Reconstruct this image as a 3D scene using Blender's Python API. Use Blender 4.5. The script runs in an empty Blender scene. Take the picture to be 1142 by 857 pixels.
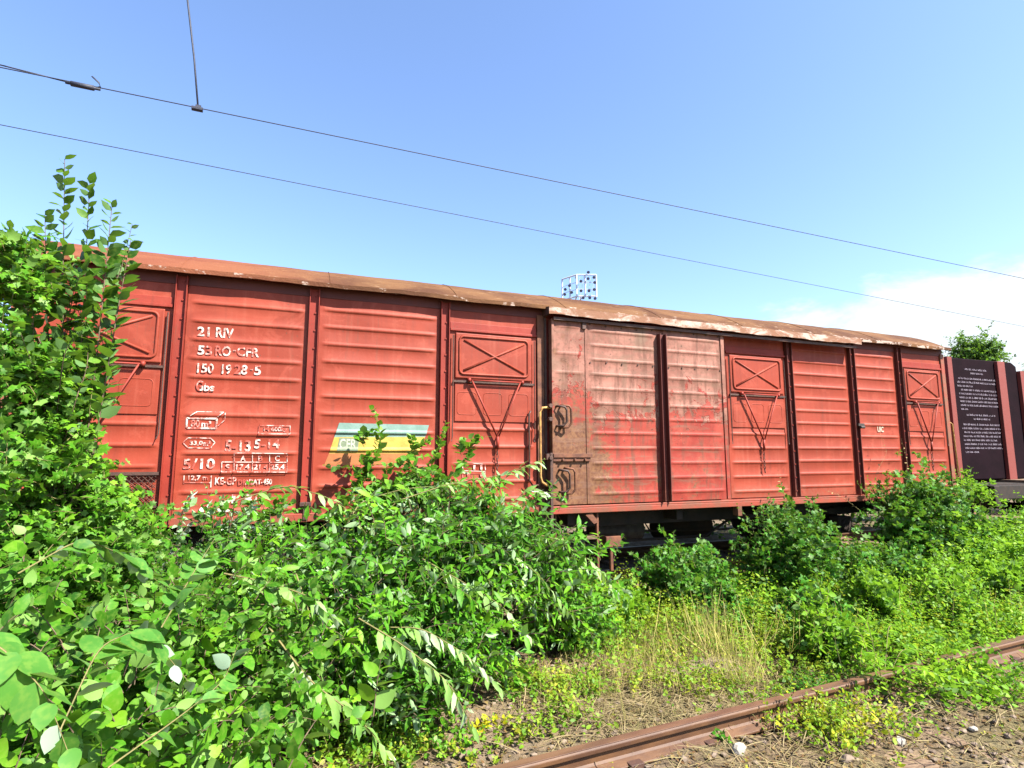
import bpy, math, random
import numpy as np
from mathutils import Vector, Matrix
random.seed(7); RNG = np.random.default_rng(11)
S = bpy.context.scene; COL = S.collection

# ------------------------------------------------------------------ camera
CAM = np.array([2.4615, -6.1526, 1.7789]); FPX = 616.26; PI_, RO, YA = .1273, -.0003, .366
_F = np.array([math.sin(YA)*math.cos(PI_), math.cos(YA)*math.cos(PI_), math.sin(PI_)])
_R = np.array([math.cos(YA), -math.sin(YA), 0]); _U = np.cross(_R, _F)
_R, _U = _R*math.cos(RO)+_U*math.sin(RO), -_R*math.sin(RO)+_U*math.cos(RO)
cd = bpy.data.cameras.new("camera"); cam = bpy.data.objects.new("camera", cd); COL.objects.link(cam)
cd.sensor_width = 36; cd.lens = 36*FPX/1142; cd.clip_start = .05; cd.clip_end = 5000
M = Matrix(((_R[0], _U[0], -_F[0], CAM[0]), (_R[1], _U[1], -_F[1], CAM[1]), (_R[2], _U[2], -_F[2], CAM[2]), (0, 0, 0, 1)))
cam.matrix_world = M; S.camera = cam

def ray(u, v): return _F+_R*(u-571)/FPX+_U*(428.5-v)/FPX
def at(u, v, y):
    d = ray(u, v); return CAM+d*(y-CAM[1])/d[1]
def onz(u, v, z):
    d = ray(u, v); return CAM+d*(z-CAM[2])/d[2]

# ------------------------------------------------------------------ world, sun, exposure
SUN = np.array([.78, -1.0, 1.42]); SUN = SUN/np.linalg.norm(SUN)
EL = math.asin(SUN[2]); AZ = math.atan2(SUN[0], SUN[1])
W = bpy.data.worlds.new("World"); S.world = W; W.use_nodes = True
nt = W.node_tree; nt.nodes.clear()
def nn(nt, t, ins=None, **pr):
    n = nt.nodes.new(t)
    for k, v in pr.items(): setattr(n, k, v)
    for k, v in (ins or {}).items():
        s = n.inputs[k]
        if isinstance(v, bpy.types.NodeSocket): nt.links.new(v, s)
        else: s.default_value = v
    return n
sky = nn(nt, 'ShaderNodeTexSky', sky_type='NISHITA', sun_disc=False)
sky.sun_elevation = EL; sky.sun_rotation = AZ; sky.air_density = 1.0; sky.dust_density = 1.0; sky.ozone_density = 3.0
tc = nn(nt, 'ShaderNodeTexCoord')
sep = nn(nt, 'ShaderNodeSeparateXYZ', {0: tc.outputs['Generated']})
mp = nn(nt, 'ShaderNodeMapping', {'Vector': tc.outputs['Generated'], 'Scale': (2.2, 2.2, 5.5), 'Location': (.35, .1, .25)})
nz = nn(nt, 'ShaderNodeTexNoise', {'Vector': mp.outputs[0], 'Scale': 1.9, 'Detail': 10., 'Roughness': .62, 'Distortion': .25})
def M_(nt, op, a, b=0., c=0., clamp=False):
    n = nt.nodes.new('ShaderNodeMath'); n.operation = op; n.use_clamp = clamp
    for i, v in enumerate((a, b, c)):
        if isinstance(v, bpy.types.NodeSocket): nt.links.new(v, n.inputs[i])
        else: n.inputs[i].default_value = v
    return n.outputs[0]
def MR(nt, x, a, b, c=0., d=1.):
    n = nt.nodes.new('ShaderNodeMapRange'); n.interpolation_type = 'SMOOTHSTEP'
    nt.links.new(x, n.inputs[0])
    for i, v in enumerate((a, b, c, d)): n.inputs[i+1].default_value = v
    return n.outputs[0]
# cumulus bank low in the east (+x) and a small puff to the west
low = MR(nt, sep.outputs['Z'], .09, .36, 1., 0.)
east = MR(nt, sep.outputs['X'], .40, .85, 0., 1.)
west = MR(nt, sep.outputs['X'], -.18, -.34, 0., 1.)
cov = M_(nt, 'MULTIPLY', low, M_(nt, 'ADD', M_(nt, 'MULTIPLY', east, .50), M_(nt, 'MULTIPLY', west, .34)))
high = M_(nt, 'MULTIPLY', MR(nt, sep.outputs['Z'], .18, .40, 1., 0.), M_(nt, 'MULTIPLY', MR(nt, sep.outputs['X'], .76, .88, 0., 1.), .26))
cm = M_(nt, 'ADD', nz.outputs[0], M_(nt, 'ADD', cov, high))
cmask = MR(nt, cm, .70, .90)
tint = nn(nt, 'ShaderNodeMix', {0: 1., 6: sky.outputs[0], 7: (1.26, 1.29, 1.40, 1)}, data_type='RGBA', blend_type='MULTIPLY')
mx = nn(nt, 'ShaderNodeMix', {0: cmask, 6: tint.outputs[2], 7: (4.1, 4.5, 4.8, 1)}, data_type='RGBA')
bg = nn(nt, 'ShaderNodeBackground', {'Color': mx.outputs[2], 'Strength': .068})
wo = nn(nt, 'ShaderNodeOutputWorld', {'Surface': bg.outputs[0]})
sl = bpy.data.lights.new("sun", 'SUN'); sl.energy = 5.0; sl.angle = math.radians(.53); sl.color = (1., .955, .88)
so = bpy.data.objects.new("sun", sl); COL.objects.link(so)
so.rotation_euler = Vector(-SUN).to_track_quat('-Z', 'Y').to_euler(); so.location = (10, -20, 25)
S.view_settings.view_transform = 'Standard'; S.view_settings.look = 'None'; S.view_settings.gamma = 1
S.view_settings.exposure = 1.95; S.view_settings.use_curve_mapping = False
S.cycles.max_bounces = 5; S.cycles.diffuse_bounces = 2; S.cycles.transmission_bounces = 3; S.cycles.transparent_max_bounces = 6; S.cycles.use_denoising = True

# ------------------------------------------------------------------ helpers
def tag(o, label=None, cat=None, group=None, kind=None):
    if label: o['label'] = label
    if cat: o['category'] = cat
    if group: o['group'] = group
    if kind: o['kind'] = kind
    return o
def empty(name, loc, label, cat, group=None):
    o = bpy.data.objects.new(name, None); COL.objects.link(o); o.location = loc; o.empty_display_size = .2
    return tag(o, label, cat, group)
def mesh_obj(name, V, F, m, parent=None, smooth=False, loc=None):
    me = bpy.data.meshes.new(name); me.from_pydata([tuple(map(float, v)) for v in V], [], [tuple(map(int, f)) for f in F]); me.update()
    if smooth: me.polygons.foreach_set('use_smooth', [True]*len(me.polygons))
    o = bpy.data.objects.new(name, me); COL.objects.link(o)
    if m: me.materials.append(m)
    if parent: o.parent = parent
    if loc is not None: o.location = loc
    return o
class MB:
    def __init__(s): s.V = []; s.F = []; s.C = []
    def add(s, V, F):
        b = len(s.V); s.C.append((b, len(s.F))); s.V += [tuple(v) for v in V]; s.F += [tuple(i+b for i in f) for f in F]; return s
    def box(s, x0, x1, y0, y1, z0, z1, jit=0):
        s.add([(x, y, z) for x in (x0, x1) for y in (y0, y1) for z in (z0, z1)],
              [(0, 1, 3, 2), (4, 6, 7, 5), (0, 4, 5, 1), (2, 3, 7, 6), (0, 2, 6, 4), (1, 5, 7, 3)]); return s
    def tube(s, pts, r, n=8, caps=True, r1=None):
        P = [Vector(p) for p in pts]; k = len(P); V = []; F = []
        up = Vector((.13, .31, .94))
        for i, p in enumerate(P):
            t = (P[min(i+1, k-1)]-P[max(i-1, 0)]).normalized()
            a = t.cross(up)
            if a.length < .05: a = t.cross(Vector((1, 0, 0)))
            a.normalize(); b = t.cross(a); rr = r if r1 is None else r+(r1-r)*i/(k-1)
            for j in range(n):
                an = 2*math.pi*j/n; V.append(p+a*math.cos(an)*rr+b*math.sin(an)*rr)
        for i in range(k-1):
            for j in range(n): F.append((i*n+j, i*n+(j+1) % n, (i+1)*n+(j+1) % n, (i+1)*n+j))
        if caps: F.append(tuple(range(n))[::-1]); F.append(tuple((k-1)*n+j for j in range(n)))
        return s.add(V, F)
    def cyl(s, c, ax, r, h, n=20, prof=None):
        # lathe about axis ax through c ; prof = [(offset, radius)...]
        prof = prof or [(-h/2, r), (h/2, r)]
        ax = Vector(ax).normalized(); a = ax.orthogonal().normalized(); b = ax.cross(a); c = Vector(c); V = []; F = []
        for d, rr in prof:
            for j in range(n):
                an = 2*math.pi*j/n; V.append(c+ax*d+a*math.cos(an)*rr+b*math.sin(an)*rr)
        k = len(prof)
        for i in range(k-1):
            for j in range(n): F.append((i*n+j, i*n+(j+1) % n, (i+1)*n+(j+1) % n, (i+1)*n+j))
        F.append(tuple(range(n))[::-1]); F.append(tuple((k-1)*n+j for j in range(n)))
        return s.add(V, F)
    def extr(s, poly, ax, d0, d1):
        # extrude 2D polygon; ax 'x': poly=(y,z); 'y': poly=(x,z)
        f = (lambda p, d: (d, p[0], p[1])) if ax == 'x' else (lambda p, d: (p[0], d, p[1]))
        n = len(poly); V = [f(p, d0) for p in poly]+[f(p, d1) for p in poly]
        F = [tuple(range(n)), tuple(range(2*n-1, n-1, -1))]+[(i, (i+1) % n, n+(i+1) % n, n+i) for i in range(n)]
        return s.add(V, F)
    def build(s, name, m, parent=None, smooth=False, bevel=0, label=None, split=False):
        if split:
            for i, (v0, f0) in enumerate(s.C):
                v1, f1 = s.C[i+1] if i+1 < len(s.C) else (len(s.V), len(s.F))
                q = MB(); q.V = s.V[v0:v1]; q.F = [tuple(j-v0 for j in f) for f in s.F[f0:f1]]; o = q.build(name, m, parent, smooth, bevel, label)
            return o
        o = mesh_obj(name, s.V, s.F, m, parent, smooth)
        me = o.data
        import bmesh
        bm = bmesh.new(); bm.from_mesh(me); bmesh.ops.recalc_face_normals(bm, faces=bm.faces); bm.to_mesh(me); bm.free()
        if bevel:
            b = o.modifiers.new('bevel', 'BEVEL'); b.width = bevel; b.segments = 2; b.limit_method = 'ANGLE'; b.angle_limit = .7
        if label: o['label'] = label
        return o

# ------------------------------------------------------------------ materials
def newmat(name):
    m = bpy.data.materials.new(name); m.use_nodes = True; nt = m.node_tree; nt.nodes.clear()
    out = nn(nt, 'ShaderNodeOutputMaterial'); return m, nt, out
def noise(nt, vec, scale, detail=5., rough=.55, dist=0., stretch=None):
    if stretch: vec = nn(nt, 'ShaderNodeMapping', {'Vector': vec, 'Scale': stretch}).outputs[0]
    return nn(nt, 'ShaderNodeTexNoise', {'Vector': vec, 'Scale': scale, 'Detail': detail, 'Roughness': rough, 'Distortion': dist}).outputs[0]
def mixc(nt, f, a, b, blend='MIX'):
    def c(v): return v if isinstance(v, bpy.types.NodeSocket) else (*v, 1)
    return nn(nt, 'ShaderNodeMix', {0: f, 6: c(a), 7: c(b)}, data_type='RGBA', blend_type=blend).outputs[2]
KA = .74   # overall darkening of paint, soil and metal colours to suit the exposure
def principled(nt, out, col, rough=.6, spec=.4, bump=None, bd=.004, metal=0.):
    col = mixc(nt, 1., col, (KA, KA*.97, KA*.94), 'MULTIPLY')
    ins = {'Base Color': col if isinstance(col, bpy.types.NodeSocket) else (*col, 1), 'Roughness': rough, 'Specular IOR Level': spec, 'Metallic': metal}
    if bump is not None:
        ins['Normal'] = nn(nt, 'ShaderNodeBump', {'Height': bump, 'Distance': bd, 'Strength': 1.}).outputs[0]
    p = nn(nt, 'ShaderNodeBsdfPrincipled', ins); nt.links.new(p.outputs[0], out.inputs[0]); return p
def simple(name, a, b=None, scale=8., rough=.7, spec=.3, bd=.003, stretch=None):
    m, nt, out = newmat(name); t = nn(nt, 'ShaderNodeTexCoord').outputs['Object']
    n1 = noise(nt, t, scale, 6, .6, stretch=stretch); b = b or tuple(c*.6 for c in a)
    principled(nt, out, mixc(nt, MR(nt, n1, .35, .65), a, b), rough, spec, noise(nt, t, scale*4, 4, .6), bd); return m

def red_paint(name, hue=(.295, .046, .022), grime=1., fade=1.):
    m, nt, out = newmat(name); t = nn(nt, 'ShaderNodeTexCoord').outputs['Object']
    z = nn(nt, 'ShaderNodeSeparateXYZ', {0: t}).outputs['Z']
    big = noise(nt, t, .9, 4, .6); fine = noise(nt, t, 14, 6, .65); streak = noise(nt, t, 2.2, 5, .6, stretch=(5, 1, .35))
    wipe = noise(nt, t, 1.3, 4, .6, .6, stretch=(1.2, 1, 3.))
    c = mixc(nt, MR(nt, big, .35, .65), hue, tuple(v*.80 for v in hue))
    c = mixc(nt, M_(nt, 'MULTIPLY', MR(nt, wipe, .50, .75), .45*fade), c, (.42, .095, .055))
    c = mixc(nt, M_(nt, 'MULTIPLY', MR(nt, streak, .50, .78), .35*fade), c, (.42, .12, .075))
    c = mixc(nt, M_(nt, 'MULTIPLY', MR(nt, streak, .46, .25), .6*grime), c, (.17, .035, .02))
    runs = noise(nt, t, 5., 6, .7, .15, stretch=(3.2, 1, .22))
    c = mixc(nt, M_(nt, 'MULTIPLY', MR(nt, M_(nt, 'ADD', runs, M_(nt, 'MULTIPLY', big, .25)), .70, .84), .55*grime), c, (.15, .05, .028))
    patchy = noise(nt, t, 2.6, 9, .7, .8)
    c = mixc(nt, M_(nt, 'MULTIPLY', MR(nt, patchy, .56, .60), .28*fade), c, (.40, .085, .05))
    # grime collecting towards the sill, broken up by noise
    g = M_(nt, 'ADD', M_(nt, 'MULTIPLY', fine, .5), M_(nt, 'MULTIPLY', MR(nt, z, 1.7, 1.15), .30))
    c = mixc(nt, M_(nt, 'MULTIPLY', MR(nt, g, .42, .62), .65*grime), c, (.23, .085, .05))
    spots = noise(nt, t, 30, 3, .7)
    c = mixc(nt, M_(nt, 'MULTIPLY', MR(nt, M_(nt, 'ADD', spots, M_(nt, 'MULTIPLY', big, .25)), .80, .86), grime), c, (.13, .05, .03))
    principled(nt, out, c, .58, .22, M_(nt, 'ADD', M_(nt, 'MULTIPLY', fine, .6), M_(nt, 'MULTIPLY', big, 3.)), .003); return m
def peel_paint(name):
    m, nt, out = newmat(name); t = nn(nt, 'ShaderNodeTexCoord').outputs['Object']
    s = nn(nt, 'ShaderNodeSeparateXYZ', {0: t}); z = s.outputs['Z']; x = s.outputs['X']
    big = noise(nt, t, 1.3, 6, .62, .5); mid = noise(nt, t, 4.5, 8, .68, .4); fine = noise(nt, t, 22, 6, .7); flak = noise(nt, t, 5, 12, .72, 1.1)
    red = mixc(nt, MR(nt, mid, .4, .6), (.26, .030, .018), (.32, .050, .030))
    tan = mixc(nt, MR(nt, mid, .38, .62), (.33, .145, .105), (.22, .085, .058))
    tan = mixc(nt, MR(nt, fine, .50, .70), tan, (.17, .085, .055)); tan = mixc(nt, MR(nt, big, .52, .68), tan, (.20, .12, .08))
    brown = mixc(nt, MR(nt, fine, .35, .65), (.21, .10, .045), (.12, .045, .022))
    up = MR(nt, z, 1.3, 3.3)
    f1 = M_(nt, 'ADD', M_(nt, 'ADD', M_(nt, 'MULTIPLY', flak, .75), M_(nt, 'MULTIPLY', big, .35)), M_(nt, 'ADD', M_(nt, 'MULTIPLY', M_(nt, 'SUBTRACT', up, .5), .42), M_(nt, 'MULTIPLY', MR(nt, x, 5.9, 5.7), -.085)))
    c = mixc(nt, MR(nt, f1, .545, .57), red, tan)
    # warm brown rust on the latch side of the door, low down
    lf = M_(nt, 'ADD', M_(nt, 'MULTIPLY', MR(nt, x, 6.5, 5.5), .20), M_(nt, 'MULTIPLY', MR(nt, z, 2.9, 1.4), .20))
    f2 = M_(nt, 'ADD', M_(nt, 'ADD', M_(nt, 'MULTIPLY', flak, .55), M_(nt, 'MULTIPLY', mid, .45)), lf)
    c = mixc(nt, MR(nt, f2, .72, .80), c, brown)
    drip = noise(nt, t, 3, 7, .65, .2, stretch=(4, 1, .5))
    c = mixc(nt, M_(nt, 'MULTIPLY', MR(nt, drip, .48, .64), .7), c, (.12, .05, .03))
    hz_ = noise(nt, t, 4, 8, .7, .4, stretch=(.5, 1, 3.5)); c = mixc(nt, M_(nt, 'MULTIPLY', MR(nt, hz_, .50, .64), .6), c, (.19, .10, .065))
    ed = noise(nt, t, 9, 10, .75, .6)
    c = mixc(nt, M_(nt, 'MULTIPLY', MR(nt, ed, .62, .68), .6), c, (.42, .25, .18))
    c = mixc(nt, MR(nt, noise(nt, t, 20, 7, .75), .61, .67), c, (.07, .03, .02))
    h = M_(nt, 'ADD', M_(nt, 'MULTIPLY', fine, .5), M_(nt, 'MULTIPLY', MR(nt, f1, .54, .57), -1.2))
    principled(nt, out, c, .65, .25, h, .003); return m
def roof_mat():
    m, nt, out = newmat('roof_rust'); t = nn(nt, 'ShaderNodeTexCoord').outputs['Object']
    s = nn(nt, 'ShaderNodeSeparateXYZ', {0: t}); y = s.outputs['Y']; x = s.outputs['X']
    a = noise(nt, t, 2., 7, .62, .3, stretch=(.5, 1, 1)); b = noise(nt, t, 9, 8, .7, .4, stretch=(.6, 1.6, 1)); f = noise(nt, t, 40, 4, .6)
    c = mixc(nt, MR(nt, a, .38, .62), (.155, .078, .036), (.085, .038, .020))
    c = mixc(nt, MR(nt, b, .55, .70), c, (.22, .13, .06))
    c = mixc(nt, M_(nt, 'MULTIPLY', MR(nt, x, 3.2, 1.2), .5), c, (.25, .07, .04))
    w = M_(nt, 'ADD', M_(nt, 'ADD', b, M_(nt, 'MULTIPLY', MR(nt, y, .18, -.16), .16)), M_(nt, 'MULTIPLY', MR(nt, x, 4.8, 6.0), .06))
    c = mixc(nt, MR(nt, w, .72, .77), c, (.42, .33, .28))
    c = mixc(nt, MR(nt, f, .62, .75), c, (.12, .06, .035))
    principled(nt, out, c, .85, .10, M_(nt, 'ADD', f, M_(nt, 'MULTIPLY', b, 2.)), .006); return m
def hood_mat():
    m, nt, out = newmat('hood_peeling'); t = nn(nt, 'ShaderNodeTexCoord').outputs['Object']
    a = noise(nt, t, 5, 9, .72, .6, stretch=(.5, 1, 1.2)); f = noise(nt, t, 30, 5, .6)
    c = mixc(nt, MR(nt, a, .45, .60), (.22, .10, .05), (.46, .36, .30))
    c = mixc(nt, MR(nt, f, .60, .70), c, (.30, .10, .06))
    principled(nt, out, c, .7, .3, f, .003); return m
def worn_white():
    m, nt, out = newmat('stencil_white'); t = nn(nt, 'ShaderNodeTexCoord').outputs['Object']
    a = noise(nt, t, 9, 4, .6); f = noise(nt, t, 45, 4, .7)
    k = MR(nt, M_(nt, 'ADD', M_(nt, 'MULTIPLY', a, .8), M_(nt, 'MULTIPLY', f, .35)), .50, .63)
    principled(nt, out, mixc(nt, k, (.62, .56, .50), (.36, .075, .05)), .6, .3); return m

MR_RED = red_paint('red_paint'); MR_RED2 = red_paint('red_paint_post', (.28, .034, .020), 1.2, .5); MR_DKPOST_EAVE = red_paint('dark_post_eave_shade', (.13, .034, .026), 1., .0)  # dark red for right and door posts, plus the top rail's painted eave shade
M_PEEL = peel_paint('peeling_paint'); M_ROOF = roof_mat(); M_HOOD = hood_mat(); M_WHITE = worn_white()
M_RUSTY = simple('rusty_frame', (.20, .08, .04), (.11, .045, .028), 9, .75)
M_DOORFRAME = simple('door_frame_rust', (.28, .06, .035), (.20, .09, .05), 6, .6)
M_SILL = simple('sill_paint', (.30, .055, .03), (.20, .07, .04), 5, .6)
M_DARK = simple('underframe_black', (.016, .012, .010), (.032, .020, .014), 6, .8)
M_DARKGREY = simple('buffer_grey', (.06, .05, .042), (.03, .021, .018), 10, .6)
M_WHITE2 = simple('logo_white', (.50, .52, .42), (.36, .40, .30), 30, .6)
M_YEL = simple('handrail_yellow', (.55, .33, .10), (.34, .17, .06), 20, .55)
M_IRON = simple('dark_iron', (.06, .035, .028), (.10, .05, .035), 20, .6)
M_RAIL = simple('rail_rust', (.125, .058, .022), (.075, .032, .014), 12, .62, .4, .002, (.3, 1, 1))
M_RAILTOP = simple('rail_head', (.15, .080, .046), (.095, .048, .03), 10, .38, .6, .001, (.2, 1, 1))
M_WOODOLD = simple('old_wood', (.24, .17, .11), (.14, .09, .06), 7, .85, .2, .004, (1, 5, 1))
M_BLUE = simple('logo_blue', (.20, .31, .27), (.15, .25, .21), 6, .6)
M_LYEL = simple('logo_yellow', (.52, .37, .07), (.42, .28, .05), 6, .6)
M_LOR = simple('logo_orange', (.42, .16, .05), (.36, .12, .04), 6, .6)
M_LGREY = simple('logo_grey', (.20, .25, .16), (.15, .19, .12), 16, .6)
M_PLUM = simple('plum_board', (.0075, .0028, .005), (.011, .004, .007), 3, .85, .05)
M_PINK = simple('red_post', (.20, .045, .035), (.20, .04, .03), 6, .6)
M_WIRE = simple('wire_copper', (.035, .04, .07), (.03, .035, .05), 20, .6)
M_FLOOD = simple('floodlight_metal', (.62, .66, .78), (.55, .60, .72), 3, .5)
M_LAMPG = simple('lamp_housing', (.13, .15, .28), (.10, .12, .22), 3, .5)
M_STONE = simple('pale_stone', (.45, .42, .37), (.30, .27, .22), 20, .85)
M_STONE2 = simple('brown_stone', (.24, .19, .14), (.15, .11, .08), 14, .9)
M_CONC = simple('concrete', (.20, .16, .11), (.13, .10, .07), 8, .9, .2, .006)
M_BARK = simple('bark', (.17, .12, .075), (.10, .07, .045), 25, .9)
M_STEMG = simple('green_stem', (.22, .19, .07), (.16, .15, .05), 20, .7)
M_BRICK = simple('far_wall', (.36, .20, .11), (.30, .15, .08), 2, .9)

def leafmat(name, cols, under=None, trans=.24, rough=.52, spec=.18, tcol=None, patch=(.8, .5)):
    """cols: list of 3 leaf colours picked per leaf; under: paler underside colour"""
    sat = lambda c: tuple(min(.8, (v**1.28)*1.0) for v in c)
    cols = [sat(c) for c in cols]; under = tuple(v*.85 for v in under) if under else None
    m, nt, out = newmat(name); g = nn(nt, 'ShaderNodeNewGeometry'); t = nn(nt, 'ShaderNodeTexCoord').outputs['Object']
    r = g.outputs['Random Per Island']
    k = M_(nt, 'ADD', M_(nt, 'MULTIPLY', r, 1-patch[1]), M_(nt, 'MULTIPLY', MR(nt, noise(nt, t, patch[0]*1.6, 3, .6), .32, .68), patch[1]))
    c = mixc(nt, MR(nt, k, .12, .50), cols[0], cols[1]); c = mixc(nt, MR(nt, k, .55, .95), c, cols[2])
    vein = noise(nt, t, 60, 2, .5)
    c = mixc(nt, M_(nt, 'MULTIPLY', MR(nt, vein, .4, .7), .22), c, (.22, .30, .05))
    if under: c2 = mixc(nt, g.outputs['Backfacing'], c, under)
    else: c2 = c
    p = nn(nt, 'ShaderNodeBsdfPrincipled', {'Base Color': c2, 'Roughness': rough, 'Specular IOR Level': spec})
    tr = nn(nt, 'ShaderNodeBsdfTranslucent', {'Color': mixc(nt, .55, c, tcol or (.26, .48, .03))})
    ms = nn(nt, 'ShaderNodeMixShader', {0: trans, 1: p.outputs[0], 2: tr.outputs[0]})
    nt.links.new(ms.outputs[0], out.inputs[0]); return m
L_WILLOW = leafmat('willow_leaf', [(.03, .10, .008), (.075, .23, .012), (.19, .37, .022)], (.24, .36, .17), .24)
L_PALE = leafmat('pale_leaf', [(.30, .40, .28), (.22, .34, .18), (.40, .48, .38)], (.48, .56, .46), .25)
L_BRIGHT = leafmat('bright_leaf', [(.035, .115, .010), (.085, .23, .016), (.20, .36, .03)], (.16, .30, .06), .25)
L_HOP = leafmat('hop_leaf', [(.025, .105, .012), (.055, .20, .014), (.12, .29, .018)], (.12, .22, .06), .24)
L_BANK = leafmat('bank_leaf', [(.08, .20, .010), (.18, .34, .014), (.32, .45, .025)], (.16, .28, .07), .40)
L_WEED = leafmat('weed_leaf', [(.08, .21, .018), (.17, .31, .025), (.33, .40, .045)], None, .40, tcol=(.45, .48, .04), patch=(.9, .55))
L_YEL = leafmat('yellow_leaf', [(.30, .36, .03), (.50, .48, .03), (.62, .46, .04)], None, .4, tcol=(.7, .6, .04))
L_SAP = leafmat('sapling_leaf', [(.022, .07, .014), (.045, .13, .016), (.12, .24, .02)], (.09, .18, .05), .28)
L_DRY = leafmat('dry_leaf', [(.34, .25, .12), (.48, .38, .22), (.24, .14, .07)], None, .2, .7, .1, (.5, .4, .2))
L_STRAW = leafmat('straw', [(.17, .125, .075), (.30, .24, .15), (.10, .065, .035)], None, .15, .7, .1, (.5, .4, .2), (1.2, .5))
L_BROWN = leafmat('litter', [(.09, .05, .028), (.17, .10, .055), (.26, .18, .10)], None, .1, .8, .1, (.3, .2, .1), (1.5, .5))
L_FAR = leafmat('far_leaf', [(.04, .11, .03), (.06, .15, .035), (.09, .19, .04)], None, .3)

# ------------------------------------------------------------------ foliage engine (numpy)
def tmpl_oval(w=.30, curl=.14, fold=.08):
    V = [(0, 0, 0), (.33, 0, -.01), (.68, 0, -curl*.45), (1, 0, -curl),
         (.28, w*.85, fold*.6), (.62, w*.80, fold*.3-curl*.35), (.28, -w*.85, fold*.6), (.62, -w*.80, fold*.3-curl*.35)]
    F = [(0, 1, 4), (1, 2, 5, 4), (2, 3, 5), (0, 6, 1), (1, 6, 7, 2), (2, 7, 3)]
    return np.array(V, float), F
def tmpl_lobed(lobes=5, deep=.55, curl=.12):
    V = [(.42, 0, .03)]; n = lobes*2
    for i in range(n+1):
        a = math.radians(-155+310*i/n); r = (.58 if i % 2 else .58*deep)
        if i in (0, n): r = .42
        x = .42+r*math.cos(a); y = r*math.sin(a)*.95; V.append((x, y, -curl*(r/.58)**2*(1+.5*math.sin(3*a))))
    F = [(0, i, i+1) for i in range(1, n+1)]+[(0, n+1, 1)]
    return np.array(V, float), F
def tmpl_simple(w=.25):
    return np.array([(0, 0, 0), (.45, w, .05), (1, 0, -.12), (.45, -w, .05)], float), [(0, 2, 1), (0, 3, 2)]
T_OVAL = tmpl_oval(.30); T_WILL = tmpl_oval(.185, .22); T_ROUND = tmpl_oval(.40, .10); T_LOBE = tmpl_lobed(); T_HEART = tmpl_lobed(3, .78); T_S = tmpl_simple(.26); T_BLADE = (np.array([(0, 0, 0), (.5, .0055, -.02), (1, 0, -.12), (.5, -.0055, -.02)], float), [(0, 3, 1), (1, 3, 2)])
def unit(a): return a/np.maximum(np.linalg.norm(a, axis=-1, keepdims=True), 1e-9)
def tmpl_fine(w=.36, curl=.16, fold=.05):
    t = [0, .12, .28, .46, .64, .82, 1.]; wd = [.03, .62, .93, 1., .85, .5, 0]; V = []; F = []
    for a, b in zip(t, wd): V.append((a, 0, -curl*a*a)); 
    for sg in (1, -1):
        for a, b in zip(t, wd): V.append((a, sg*w*b, fold*b*(1+.4*math.sin(a*14*sg))-curl*a*a))
    n = 7
    for i in range(n-1): F.append((i, i+1, n+i+1, n+i)); F.append((i, 2*n+i, 2*n+i+1, i+1))
    return np.array(V, float), F
T_FINE = tmpl_fine(.33); T_FINER = tmpl_fine(.42, .1)
def build_leaves(name, P, D, N, Sz, T, m, parent, extra=None):
    """P,D,N (n,3), Sz (n,) -> one mesh; extra = list of more (P,D,N,Sz,T)"""
    VS = []; loops = []; starts = []; tot = []; vb = 0; lb = 0
    for (P, D, N, Sz, T) in [(P, D, N, Sz, T)]+(extra or []):
        if len(P) == 0: continue
        TV, TF = T; D = unit(D); N = unit(N-(N*D).sum(1, keepdims=True)*D); B = np.cross(N, D)
        n = len(P); k = len(TV)
        wv = 1+.25*(RNG.random(n)-.5)
        V = P[:, None]+Sz[:, None, None]*(TV[None, :, 0, None]*D[:, None]+TV[None, :, 1, None]*wv[:, None, None]*B[:, None]+TV[None, :, 2, None]*N[:, None])
        VS.append(V.reshape(-1, 3))
        fl = np.concatenate([np.array(f) for f in TF]); fs = np.array([len(f) for f in TF])
        loops.append((fl[None]+(np.arange(n)*k)[:, None]+vb).reshape(-1)); t = np.tile(fs, n); tot.append(t)
        vb += n*k
    V = np.concatenate(VS); loops = np.concatenate(loops); tot = np.concatenate(tot); st = np.concatenate([[0], np.cumsum(tot)[:-1]])
    me = bpy.data.meshes.new(name); me.vertices.add(len(V)); me.vertices.foreach_set('co', V.astype(np.float32).ravel())
    me.loops.add(len(loops)); me.loops.foreach_set('vertex_index', loops.astype(np.int32))
    me.polygons.add(len(tot)); me.polygons.foreach_set('loop_start', st.astype(np.int32)); me.polygons.foreach_set('loop_total', tot.astype(np.int32))
    me.update(calc_edges=True); me.materials.append(m)
    o = bpy.data.objects.new(name, me); COL.objects.link(o)
    if parent: o.parent = parent; o.matrix_parent_inverse = parent.matrix_world.inverted(); 
    return o
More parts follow.
